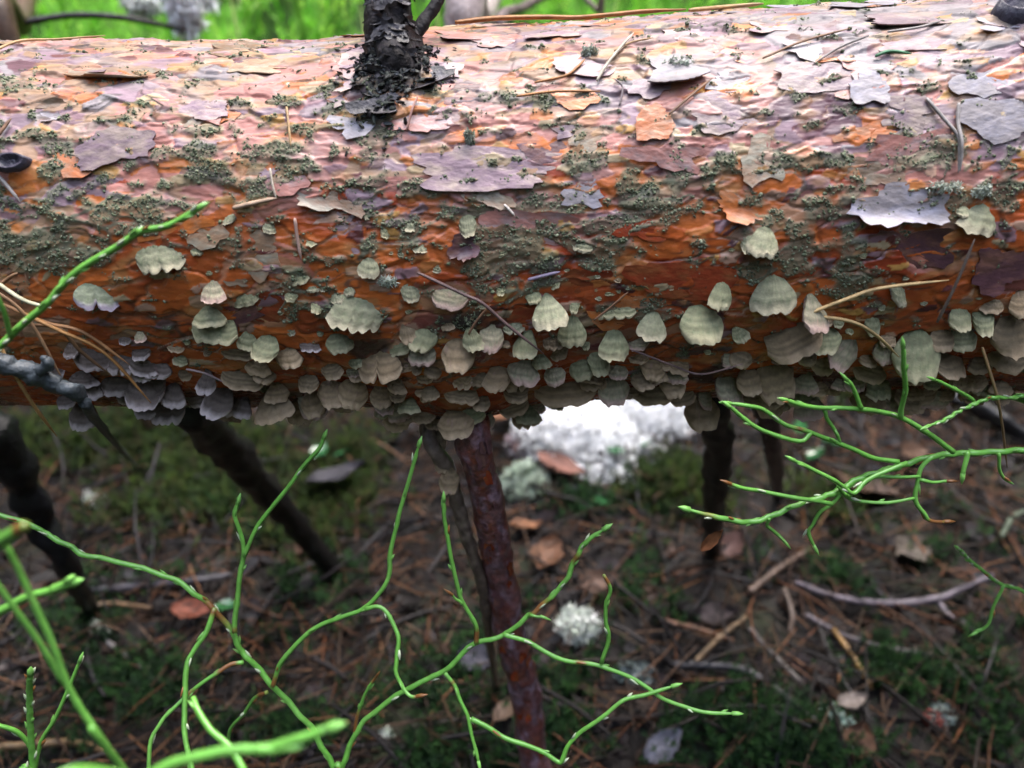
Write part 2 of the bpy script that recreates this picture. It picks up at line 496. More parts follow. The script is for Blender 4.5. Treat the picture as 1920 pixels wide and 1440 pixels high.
# weathering: a slow grain of grey and ochre over the sheets
g1 = sstep(-0.1, 0.45, fbm(S * 55, tw * 130, 95, 4))[..., None] * sstep(12, 62, thd)[..., None] * 0.62
grey = np.array((0.30, 0.24, 0.235)) * (1 + 0.35 * sstep(0.04, 0.16, S)[..., None])
col = col * (1 - g1) + grey * g1
g2 = sstep(0.1, 0.5, fbm(S * 70, tw * 110, 99, 3))[..., None] * 0.5
col = col * (1 - g2) + np.array((0.34, 0.19, 0.07)) * g2 * (0.7 + 0.5 * shade[..., None])
rough = PROUGH[kk] + 0.20 * sstep(45, 80, thd) + 0.12 * fbm(S * 200, tw * 300, 103, 2)
up_ = sstep(52, 85, thd)[..., None]
col = col * (1 - 0.26 * up_ * sstep(-0.45, 0.35, fbm(S * 8, tw * 16, 191, 3))[..., None])   # upper bark colour darkened in broad patches to counter the overexposed top light
# dirt lies in the cracks between plates, in broken runs
crack = np.maximum((1 - sstep(0.02, 0.11, v2 - v1)) * on, sstep(0.80, 0.9, fr) * (1 - sstep(0.95, 0.995, fr)))
run = sstep(-0.05, 0.25, fbm(S * 30, tw * 45, 108, 3))
dirt = (crack * run * 0.8)[..., None]
col = col * (1 - dirt) + np.array((0.055, 0.045, 0.035)) * dirt
edge_b = low * (1 - sstep(0.03, 0.085, b2 - b1)) * sstep(-0.1, 0.2, fbm(S * 30 + 3, tw * 44, 181, 3))
eb = (edge_b * 0.7)[..., None]
col = col * (1 - eb) + np.where((fbm(S * 22, tw * 30, 185, 2) > 0)[..., None], np.array((0.52, 0.30, 0.18)), np.array((0.07, 0.035, 0.025))) * eb
torn = (sstep(0.83, 0.88, fr) * (1 - sstep(0.88, 0.93, fr)) * sstep(0.0, 0.3, fbm(S * 34 + 7, tw * 50, 151, 3)))[..., None] * 0.75
col = col * (1 - torn) + np.array((0.50, 0.34, 0.25)) * torn
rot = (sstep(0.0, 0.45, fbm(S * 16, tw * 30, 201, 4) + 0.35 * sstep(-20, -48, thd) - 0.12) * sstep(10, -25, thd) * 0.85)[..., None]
col = col * (1 - rot) + np.array((0.055, 0.028, 0.022)) * rot     # mould stains and underside shade painted into the bark colour, in blotches
# algae crust
AL = [(365, 290, 60, 18, .8), (90, 470, 110, 40, 1), (230, 400, 120, 60, .45), (560, 190, 70, 16, .5), (640, 205, 60, 14, .6), (600, 240, 110, 10, .6), (815, 352, 70, 16, 1), (700, 345, 40, 20, .5),
      (985, 392, 120, 14, .9), (950, 470, 90, 55, 1), (1000, 450, 60, 60, .5), (1085, 300, 16, 50, .8), (1165, 420, 90, 20, .9), (1180, 360, 18, 60, 1), (1210, 395, 40, 40, .8),
      (1130, 470, 60, 30, .8), (1020, 345, 60, 8, .8), (1270, 330, 25, 45, .7), (1350, 310, 40, 30, .4), (1520, 300, 60, 14, .9), (1730, 285, 70, 30, 1), (1590, 375, 40, 30, .6), (1590, 480, 30, 60, .7),
      (1500, 470, 40, 50, .8), (1560, 400, 60, 14, .9), (1410, 380, 40, 10, .6), (1700, 410, 50, 10, .7), (1600, 530, 40, 30, .8), (700, 230, 30, 50, 1), (690, 290, 20, 30, .5), (820, 180, 35, 10, .6),
      (1000, 190, 70, 12, .7), (1100, 190, 30, 10, .9), (780, 440, 30, 30, .6), (690, 470, 30, 30, .5), (560, 540, 50, 60, .5), (860, 600, 60, 40, .5), (1150, 580, 40, 12, .8), (1040, 530, 40, 12, .8),
      (1225, 590, 30, 20, .9), (440, 460, 40, 40, .4), (120, 270, 60, 20, .6), (30, 160, 50, 20, .7), (130, 320, 60, 14, .6), (420, 330, 80, 40, .5), (540, 300, 60, 40, .5), (350, 250, 50, 10, .6),
      (520, 340, 60, 40, .5), (620, 590, 40, 30, .5), (1430, 510, 30, 20, .7), (1890, 360, 30, 40, .8), (1800, 380, 40, 14, .9), (270, 145, 60, 12, .4), (960, 540, 60, 20, .6), (900, 370, 40, 10, .7)]
am = np.zeros_like(S)
for (ax, ay, aw, ah, aa) in AL:
    x0, t0, d0, _ = hit(ax, ay)
    nearv = max(0.35, math.cos(t0 - R(24)))
    am = np.maximum(am, aa * np.exp(-((S - x0) / (aw * d0 / FPX)) ** 2 - ((T - t0) * 0.074 / (ah * d0 / FPX / nearv)) ** 2))
gen = 0.30 * np.exp(-((thd - 38) / 30) ** 2) + 0.12
an = fbm(S * 130, tw * 170, 120, 3)
amask = sstep(0.22, 0.5, am * 0.85 + gen * 0.46 + an * 0.6 + crack * run * 0.22 - 0.05)
acol = np.array((0.13, 0.148, 0.092)) * (0.65 + 0.7 * hrand(did, 21)[..., None])
aw_ = (amask * 0.7)[..., None]
col = col * (1 - aw_) + acol * aw_
rough = rough * (1 - 0.8 * amask) + 0.8 * 0.8 * amask
# dark stain round the stub and running down from it, and round the knots
for (ax, ay, aw, ah, aa) in [(740, 150, 85, 45, 1.0), (705, 235, 35, 55, .75), (35, 312, 38, 18, .9), (1885, 48, 36, 22, .7), (870, 752, 90, 30, .8), (100, 225, 40, 10, .7), (690, 650, 50, 40, .9), (900, 605, 110, 35, .75), (1330, 700, 60, 40, .9), (1350, 650, 80, 20, .5)]:
    x0, t0, d0, _ = hit(ax, ay)
    q = aa * np.exp(-((S - x0) / (aw * d0 / FPX)) ** 2 - ((T - t0) * 0.074 / (ah * d0 / FPX / max(0.35, math.cos(t0 - R(24))))) ** 2 + 0.8 * an)
    q = sstep(0.25, 0.75, q)[..., None] * 0.9
    col = col * (1 - q) + np.array((0.030, 0.024, 0.022)) * q
h2 = h + amask * 0.0004 * (1 + np.abs(fbm(S * 900, tw * 900, 130, 2)))
P3 = log_pt(S, T, h2)
h = h2
nS, nT = S.shape
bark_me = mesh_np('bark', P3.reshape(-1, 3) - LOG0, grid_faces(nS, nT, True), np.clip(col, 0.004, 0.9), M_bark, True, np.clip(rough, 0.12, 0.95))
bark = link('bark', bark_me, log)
# sawn ends, outside the picture
for sgn, i in ((-1, 0), (1, nS - 1)):
    ring = P3[i][::3] - LOG0
    c = ring.mean(0) + np.array((sgn * 0.004, 0, 0))
    fc = [(k, (k + 1) % len(ring), len(ring)) if sgn < 0 else ((k + 1) % len(ring), k, len(ring)) for k in range(len(ring))]
    link('cut_end', mesh_np('cut_end', np.vstack([ring, c]), fc, np.tile((0.42, 0.28, 0.15), (len(ring) + 1, 1)), M_litter, False), log)

# algae crumbs standing on the crust
dense = (np.abs(S) < 0.24) & (thd > -60) & (thd < 105)
pw = (amask * dense * (0.3 + sstep(-0.1, 0.3, an))).ravel(); pw /= pw.sum()
NC = 24000
ci = RNG.choice(pw.size, NC, p=pw)
phi = (1 + 5 ** 0.5) / 2
ICO_V = np.array([(-1, phi, 0), (1, phi, 0), (-1, -phi, 0), (1, -phi, 0), (0, -1, phi), (0, 1, phi), (0, -1, -phi), (0, 1, -phi), (phi, 0, -1), (phi, 0, 1), (-phi, 0, -1), (-phi, 0, 1)]) / 1.9
ICO_F = np.array([(0, 11, 5), (0, 5, 1), (0, 1, 7), (0, 7, 10), (0, 10, 11), (1, 5, 9), (5, 11, 4), (11, 10, 2), (10, 7, 6), (7, 1, 8), (3, 9, 4), (3, 4, 2), (3, 2, 6), (3, 6, 8), (3, 8, 9), (4, 9, 5), (2, 4, 11), (6, 2, 10), (8, 6, 7), (9, 8, 1)])
def rand_rot(n): return rotz(RNG.random(n) * 6.28) @ rotx(RNG.random(n) * 6.28) @ rotz(RNG.random(n) * 6.28)
cp = P3.reshape(-1, 3)[ci] - LOG0
cn = np.stack([0 * T, -np.cos(T), np.sin(T)], -1).reshape(-1, 3)[ci]
csz = 0.00014 + 0.00033 * RNG.random(NC) ** 2
ccol = pick([(0.14, 0.165, 0.095), (0.17, 0.195, 0.12), (0.10, 0.12, 0.075), (0.22, 0.235, 0.155)], NC)
v, f, c = scatter(ICO_V, ICO_F, cp + cn * (csz * 0.1)[:, None], rand_rot(NC), csz[:, None] * (0.35 + 1.5 * RNG.random((NC, 3)) ** 1.3), ccol)
tag(link('algae_crust', mesh_np('algae_crust', v, f, c, M_algae, True), log), kind='stuff')

# bark flakes: thin lifted sheets, each its own part
FC2 = [(0.30, 0.09, 0.03), (0.42, 0.22, 0.12), (0.34, 0.25, 0.24), (0.30, 0.27, 0.20), (0.36, 0.27, 0.22), (0.27, 0.25, 0.29), (0.22, 0.10, 0.07)]
FM = [mat('bark_flake_%s' % n, color=tuple(PAL[i] * 0.92), c2=FC2[i], rough=float(PROUGH[i]) + 0.05, vary=0.3, vscale=300, bump=0.35, bscale=600, rand=0.3, stretch=(0.5, 1, 1), transl=0.08 if i in (3, 1) else 0.0)
      for i, n in enumerate(('wet_red', 'orange', 'salmon', 'ochre', 'lavender', 'pale_grey', 'purple_brown'))]

def flake_mesh(a, b, lift, seed, na=18, rings=(0.45, 0.8, 1.0), side=-1, thick=0.0003, curl=0.0, jag=0.3, r=0.075):
    """thin ragged sheet, a x b half sizes, bent to the log; its `side` edge stands off the wood"""
    rs = np.random.default_rng(seed)
    ang = np.arange(na) / na * 2 * math.pi
    ph = rs.random(4) * 6.28
    out = 1 + jag * 0.5 * np.sin(2 * ang + ph[0]) * rs.random() + jag * 0.5 * np.sin(3 * ang + ph[1]) + jag * 0.35 * np.sin(5 * ang + ph[2]) + jag * 0.8 * (rs.random(na) - 0.5)
    ex = np.sign(np.cos(ang)) * np.abs(np.cos(ang)) ** 0.8; ey = np.sign(np.sin(ang)) * np.abs(np.sin(ang)) ** 0.8
    pts = [(0.0, 0.0)]
    for q in rings:
        pts += list(zip(a * q * out * ex, b * q * out * ey))
    p = np.array(pts)
    e = np.clip(p[:, 1] * side / b, 0, 1.3)
    e2 = np.clip(np.abs(p[:, 0]) / a - 0.55, 0, 1)
    z = 0.00012 + lift * e ** 2 + lift * 0.35 * e2 ** 2 + curl * np.clip(e - 0.55, 0, 1) ** 2 - p[:, 1] ** 2 / (2 * r) + 0.0003 * fbm(p[:, 0] * 300 + seed, p[:, 1] * 300, 3, 2)
    top = np.column_stack([p, z]); bot = np.column_stack([p * 0.985, z - thick])
    n = len(p); f = []
    for j in range(na):
        f.append((0, 1 + j, 1 + (j + 1) % na))
        for k in range(len(rings) - 1):
            o = 1 + k * na
            f.append((o + j, o + na + j, o + na + (j + 1) % na, o + (j + 1) % na))
    g = [tuple(n + i for i in reversed(q)) for q in f]
    o = 1 + (len(rings) - 1) * na
    rim = [(o + j, n + o + j, n + o + (j + 1) % na, o + (j + 1) % na) for j in range(na)]
    return np.vstack([top, bot]), f + g + rim

def log_matrix(x, th, yaw=0.0, tip=0.0, lift=0.0):
    p = srf(x, th, lift) - LOG0
    n = Vector((0, -math.cos(th), math.sin(th))); up = Vector((0, math.sin(th), math.cos(th))); ax = Vector((1, 0, 0))
    m = Matrix((ax, up, n)).transposed().to_4x4()
    m.translation = Vector(p)
    return m @ Matrix.Rotation(yaw, 4, 'Z') @ Matrix.Rotation(tip, 4, 'X')

FPROTO = {}
def flake_proto(kind, cls):
    key = (kind, cls)
    if key not in FPROTO:
        rs = np.random.default_rng(500 + kind)
        a = (0.0035, 0.0055, 0.0075, 0.010)[kind % 4] * (0.8 + 0.5 * rs.random()); b = a * (0.32 + 0.3 * rs.random())
        v, f = flake_mesh(a, b, 0.00005 + 0.00035 * rs.random() ** 3, 900 + kind, na=18, thick=0.00014, rings=(0.55, 1.0), side=-1 if rs.random() < 0.75 else 1, jag=0.5)
        FPROTO[key] = mesh_np('bark_flake', v, f, None, FM[cls], True, None, 30)
    return FPROTO[key]
NFL = 100
for k in range(NFL):
    for _ in range(30):
        x = RNG.uniform(-0.225, 0.225); th = R(RNG.uniform(-25, 98))
        if RNG.random() < 0.35 + 0.65 * sstep(5, 50, math.degrees(th)): break
    cls = int(bark_class(np.array(x), np.array(math.degrees(th)), np.array(RNG.random())))
    o = link('bark_flake', flake_proto(int(RNG.integers(0, 20)), cls), log)
    o.matrix_local = log_matrix(x, th, RNG.normal(0, 0.22), RNG.normal(0, 0.08), 0.0)

def big_flake(x0, y0, x1, y1, cls, lift, yaw=0.0, side=-1, curl=0.0, jag=0.28, label=None, thick=0.0006, sink=0.0, seed=None):
    cx, cy = (x0 + x1) / 2, (y0 + y1) / 2
    x, th, d, _ = hit(cx, cy)
    a = (x1 - x0) / 2 * d / FPX; b = (y1 - y0) / 2 * d / FPX / max(0.45, math.cos(th - R(24)))
    lift *= 0.25 if label is None else 0.55
    thick = min(thick, 0.0004) if label is None else thick
    v, f = flake_mesh(a, b, lift, seed or int(cx * 7 + cy), na=40, rings=(0.2, 0.4, 0.6, 0.8, 0.92, 1.0), side=side, thick=thick, curl=curl, jag=jag)
    o = link('bark_flake', mesh_np('bark_flake', v, f, None, FM[cls], True, None, 30), log)
    o.matrix_local = log_matrix(x, th, yaw, 0, -sink)
    if label: o['label'] = label
    return o
big_flake(1608, 352, 1777, 424, 5, 0.006, -0.06, -1, 0.004, 0.3, 'crumpled papery grey bark flake above the wet red bark', 0.0009)
big_flake(1640, 425, 1775, 508, 6, 0.003, -0.15, 1, 0.003, 0.45, 'dark curled lip of bark')
big_flake(1828, 462, 1918, 548, 6, 0.0025, 0.05, -1, 0, 0.25, 'purple brown bark flake')
big_flake(770, 275, 1058, 352, 4, 0.0016, 0.0, -1, 0, 0.25, 'long lavender bark flake')
big_flake(905, 395, 1100, 452, 2, 0.0022, -0.12, 1, 0, 0.2, 'pink fibrous strip of bark', 0.001)
big_flake(598, 392, 700, 462, 4, 0.0016, -0.45, -1, 0, 0.25)
big_flake(842, 440, 898, 486, 6, 0.004, 0.25, -1, 0.003, 0.3, 'small dark curled bark flake')
big_flake(1215, 108, 1310, 176, 5, 0.005, 0.2, -1, 0.002, 0.35, 'pale lichened bark flake with a torn edge')
big_flake(135, 128, 290, 158, 3, 0.0035, -0.02, -1, 0.001, 0.2, 'thin tan bark peel')
big_flake(58, 193, 130, 207, 3, 0.0030, 0.05, 1, 0, 0.2)
big_flake(75, 212, 118, 232, 5, 0.0030, 0.1, -1, 0, 0.3)
big_flake(395, 105, 545, 142, 3, 0.0030, -0.05, -1, 0, 0.35)
big_flake(150, 245, 290, 315, 4, 0.0018, 0.2, -1, 0, 0.25)
big_flake(640, 100, 720, 150, 4, 0.0015, 0, -1, 0, 0.2)
big_flake(345, 190, 430, 230, 4, 0.0012, 0, -1, 0, 0.2)
big_flake(1040, 100, 1170, 150, 4, 0.0015, 0.1, -1, 0, 0.2)
big_flake(1330, 130, 1440, 178, 5, 0.0022, 0.05, -1, 0.001, 0.3)
big_flake(1290, 175, 1435, 250, 4, 0.0012, 0, -1, 0, 0.25)
big_flake(1450, 120, 1620, 180, 4, 0.0010, 0.1, -1, 0, 0.25)
big_flake(1590, 140, 1665, 202, 5, 0.0014, 0.1, -1, 0.001, 0.3)
big_flake(1660, 160, 1800, 240, 4, 0.0010, 0.1, -1, 0, 0.25)
big_flake(1770, 100, 1930, 180, 5, 0.0010, 0.1, -1, 0, 0.25)
big_flake(1800, 180, 1950, 260, 5, 0.0010, 0.1, -1, 0, 0.25)
big_flake(1620, 20, 1850, 55, 4, 0.0025, 0.06, -1, 0, 0.2)
big_flake(1650, 70, 1800, 100, 4, 0.003, 0.12, -1, 0, 0.3)
big_flake(1390, 265, 1470, 345, 3, 0.0025, 0.1, -1, 0, 0.3)
big_flake(1580, 300, 1690, 350, 3, 0.0025, 0.0, -1, 0, 0.3)
big_flake(1340, 370, 1440, 412, 1, 0.0030, -0.25, -1, 0, 0.3, 'lifted orange bark flake with a pale edge')
big_flake(560, 335, 690, 400, 3, 0.0028, -0.3, -1, 0.001, 0.3, 'translucent ochre bark peel')
big_flake(860, 345, 960, 385, 3, 0.0025, -0.3, -1, 0, 0.3)
big_flake(450, 420, 520, 520, 3, 0.0015, 0.1, -1, 0, 0.3)
big_flake(1045, 505, 1150, 570, 0, 0.0015, 0.0, 1, 0, 0.2, 'smooth wet dark red bark scale')
big_flake(1180, 490, 1380, 560, 0, 0.0010, -0.05, 1, 0, 0.2)
big_flake(465, 548, 535, 608, 0, 0.0015, -0.1, 1, 0, 0.2)
big_flake(1190, 200, 1260, 270, 1, 0.0015, 0.1, -1, 0, 0.2)
big_flake(1480, 700, 1545, 760, 6, 0.006, 0.3, -1, 0.003, 0.3, 'loose purple flap of bark hanging below the log')
big_flake(730, 195, 845, 255, 2, 0.0012, 0.1, -1, 0, 0.25)

M_scale = mat('black_bark_scale', color=(0.022, 0.018, 0.019), c2=(0.06, 0.052, 0.06), rough=0.5, vary=.4, vscale=300, bump=.4, rand=.4)
# ---- broken branch stub on top
def log_part(name, v, f, c, m, label=None, smooth=True):
    me = mesh_np(name, np.asarray(v) - LOG0, f, np.broadcast_to(c, (len(v), 3)) if np.ndim(c) == 1 else c, m, smooth)
    o = link(name, me, log)
    if label: o['label'] = label
    return o
sb = on_log(742, 165, -0.014); sd = 0.250
sp = spline([sb, at(740, 118, sd), at(735, 65, sd), at(731, 0, sd), at(722, -120, sd + .01), at(730, -240, sd + .02), at(715, -420, sd + .03)], 60)
srad = np.interp(np.linspace(0, 1, 60), [0, .08, .167, .25, .333, .5, 1], [0.0150, 0.0122, 0.0096, 0.0083, 0.0072, 0.0070, 0.006])
v, f = tube(sp, srad, 48, 0, 0.5, 5)
ccs = pick([(0.010, 0.008, 0.008), (0.016, 0.012, 0.011), (0.03, 0.025, 0.027)], len(v))
log_part('branch_stub', v, f, ccs, M_stub, 'black broken branch standing on top of the log')
tw_ = spline([at(770, 78, .252), at(790, 48, .253), at(806, 25, .254), at(824, -6, .255), at(850, -60, .258)], 24)
v, f = tube(tw_, np.linspace(0.0023, 0.0017, 24), 10, 0, 0.4, 8)
log_part('side_twig', v, f, (0.016, 0.014, 0.015), M_stub)
for k in range(44):
    i = int(RNG.integers(3, 34)); ang = RNG.uniform(-2.9, -0.25)
    t_, a1, b1 = frames(sp)
    nrm = np.array((math.cos(ang), math.sin(ang), 0.1)); nrm -= nrm.dot(t_[i]) * t_[i]; nrm /= np.linalg.norm(nrm)
    v, f = flake_mesh(RNG.uniform(.0015, .0045), RNG.uniform(.001, .0026), .0011, 370 + k, na=12, rings=(.6, 1.0), r=.008, jag=.5, side=-1 if RNG.random() < .7 else 1)
    o = link('bark_scale', mesh_np('bark_scale', v, f, None, M_scale, True, None, 30), log)
    tx = Vector(t_[i]); nz_ = Vector(nrm); ty = nz_.cross(tx)
    M = Matrix((ty, -tx, nz_)).transposed().to_4x4(); M.translation = Vector(sp[i] + nrm * srad[i] * 1.02 - LOG0)
    o.matrix_local = M
for (px, py, a, b, th_) in [(728, 104, .010, .005, .5), (700, 128, .008, .004, 0), (778, 118, .008, .006, .3), (715, 172, .009, .004, -.2), (790, 140, .009, .004, .2), (705, 200, .011, .004, .1), (760, 160, .008, .004, 0), (800, 150, .010, .004, .5), (745, 88, .006, .004, 1.2), (770, 60, .006, .003, .8), (690, 150, .007, .004, .2)]:
    x, th, d, ok = hit(px, max(py, 85))
    v, f = flake_mesh(a * .75, b * .8, 0.0022, int(px + py), na=16, rings=(0.5, 1.0), curl=0.001, jag=.5, thick=.0004)
    o = link('bark_scale', mesh_np('bark_scale', v, f, None, M_scale, True, None, 30), log)
    M = log_matrix(x, th, th_, 0.3, 0.0)
    M.translation = Vector(at(px, py, d - 0.004) - LOG0)
    o.matrix_local = M

nb_ = 2400
bp_, bn_ = [], []
for _ in range(nb_):
    if RNG.random() < .55:
        px, py = RNG.normal(738, 38), 95 + abs(RNG.normal(0, 55)); px = 738 + (px - 738) * (1.0 if py < 180 else .6) - (py > 190) * 22
        x, th, d, ok = hit(px, py)
        bp_.append(srf(x, th, 0.0006))
    else:
        i = int(RNG.integers(4, 24)); a_ = RNG.uniform(-2.9, -.2); bp_.append(sp[i] + srad[i] * 1.02 * np.array((math.cos(a_), math.sin(a_), 0)))
bs_ = .0003 + .0007 * RNG.random(nb_) ** 2
v, f, c = scatter(ICO_V, ICO_F, np.array(bp_) - LOG0, rand_rot(nb_), bs_[:, None] * np.array((1.5, 1.1, .5)) * (.35 + 1.3 * RNG.random((nb_, 3))), pick([(.014, .012, .013), (.022, .019, .020), (.035, .04, .034), (.05, .055, .06), (.09, .09, .08), (.012, .010, .010)], nb_))
tag(link('black_crust', mesh_np('black_crust', v, f, c, M_algae, False), log), kind='stuff')

def knot(px, py, w, hgt, label, lift=0.0022):
    x, th, d, _ = hit(px, py)
    a = w / 2 * d / FPX; b = hgt / 2 * d / FPX / max(.4, math.cos(th - R(24)))
    n = 26; ang = np.arange(n) / n * 6.283; pts = []
    prof = [(1.0, -0.0006), (0.85, lift), (0.62, lift * 0.9), (0.45, lift * 0.25), (0.2, lift * 0.45), (0.02, lift * 0.3)]
    for q, z in prof:
        w_ = 1 + 0.14 * fbm(np.cos(ang) * 2 + q, np.sin(ang) * 2 + px, 5, 3)
        pts.append(np.column_stack([a * q * w_ * np.cos(ang), b * q * w_ * np.sin(ang), z + 0.0004 * fbm(np.cos(ang) * 4, np.sin(ang) * 4 + q * 3, 7, 2)]))
    v = np.concatenate(pts); f = [(i * n + j, i * n + (j + 1) % n, (i + 1) * n + (j + 1) % n, (i + 1) * n + j) for i in range(len(prof) - 1) for j in range(n)]
    o = link('knot', mesh_np('knot', v, f, np.tile((0.05, 0.042, 0.06), (len(v), 1)), M_branch), log)
    o.matrix_local = log_matrix(x, th, 0.1)
    o['label'] = label
knot(35, 312, 66, 34, 'dark oval branch scar at the left of the log')
knot(1888, 42, 70, 44, 'grey ringed knot at the top right of the log', 0.004)

# ---- the prop: a branch of the log that runs down to the ground
pb = [on_log(872, 762, -0.01), at(885, 815, .292), at(905, 900, .305), at(925, 1000, .325), at(938, 1080, .345), at(958, 1190, .37), at(985, 1300, .40), at(1005, 1440, .43)]
end = pb[-1] + (pb[-1] - pb[-2]) * 1.0; end2 = np.array((end[0] + .01, end[1] - .01, float(gz(end[0], end[1])) - .02))
p = spline(pb + [end2], 110)
rad = np.interp(np.linspace(0, 1, 110), [0, .08, .2, .5, 1], [.0112, .0078, .0063, .0070, .0085])
v, f = tube(p, rad, 30, 0, 0.30, 17)
u_ = np.arange(len(v)) // 30; a_ = np.arange(len(v)) % 30
fv = fbm(u_ * 0.22, np.abs(a_ - 15) * 0.3, 44, 3)
c = np.where((fv > 0.12)[:, None], np.array((0.24, 0.15, 0.18)), np.where((fv < -0.18)[:, None], np.array((0.20, 0.055, 0.03)), np.array((0.145, 0.045, 0.04))))
c = c * np.where(sstep(60, 85, u_)[:, None] * (fbm(u_ * .5, a_ * .5, 48, 2)[:, None] > 0.05), np.array((1.3, 1.5, 1.6)), 1.0)
M_prop = mat('red_branch_bark', rough=0.42, spec=0.45, vary=0.6, vscale=260, bump=1.0, bscale=480, c2=(0.17, 0.085, 0.085))
log_part('branch', v, f, c, M_prop, 'reddish purple branch running down from the log to the ground')
for k in range(40):
    i = int(RNG.integers(6, 104)); ang = RNG.uniform(-2.6, -0.4)
    t_, a1, b1 = frames(p)
    nrm = np.array((math.cos(ang), -0.2 + math.sin(ang), 0.25)); nrm -= nrm.dot(t_[i]) * t_[i]; nrm /= np.linalg.norm(nrm)
    v, f = flake_mesh(RNG.uniform(.002, .0045), RNG.uniform(.0010, .0022), .0006, 70 + k, na=10, rings=(.6, 1.0), r=.01, jag=.35)
    o = link('bark_flake', mesh_np('bark_flake', v, f, None, FM[int(RNG.choice([6, 6, 6, 0]))], True, None, 30), log)
    tx = Vector(t_[i]); nz_ = Vector(nrm); ty = nz_.cross(tx)
    M = Matrix((tx, ty, nz_)).transposed().to_4x4(); M.translation = Vector(p[i] + nrm * rad[i] * 1.0 - LOG0)
    o.matrix_local = M

# ================================================================== BRACKET FUNGI
# margin / body / inner colours per look
FCOL = {
 'g': ((0.46, 0.41, 0.25), (0.255, 0.25, 0.14), (0.145, 0.155, 0.08)),       # sage green, cream rim
 'p': ((0.44, 0.39, 0.26), (0.27, 0.265, 0.165), (0.165, 0.175, 0.095)),         # pale
 'b': ((0.52, 0.38, 0.24), (0.31, 0.22, 0.125), (0.17, 0.125, 0.065)),        # beige brown
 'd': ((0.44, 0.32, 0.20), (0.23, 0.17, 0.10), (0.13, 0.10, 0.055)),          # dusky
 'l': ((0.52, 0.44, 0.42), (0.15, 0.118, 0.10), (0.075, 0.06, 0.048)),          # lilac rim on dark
 'm': ((0.42, 0.35, 0.42), (0.22, 0.24, 0.16), (0.17, 0.19, 0.115)),          # green with lilac rim
 'k': ((0.52, 0.36, 0.29), (0.33, 0.285, 0.185), (0.20, 0.19, 0.11)),           # green beige with pinkish rim
}
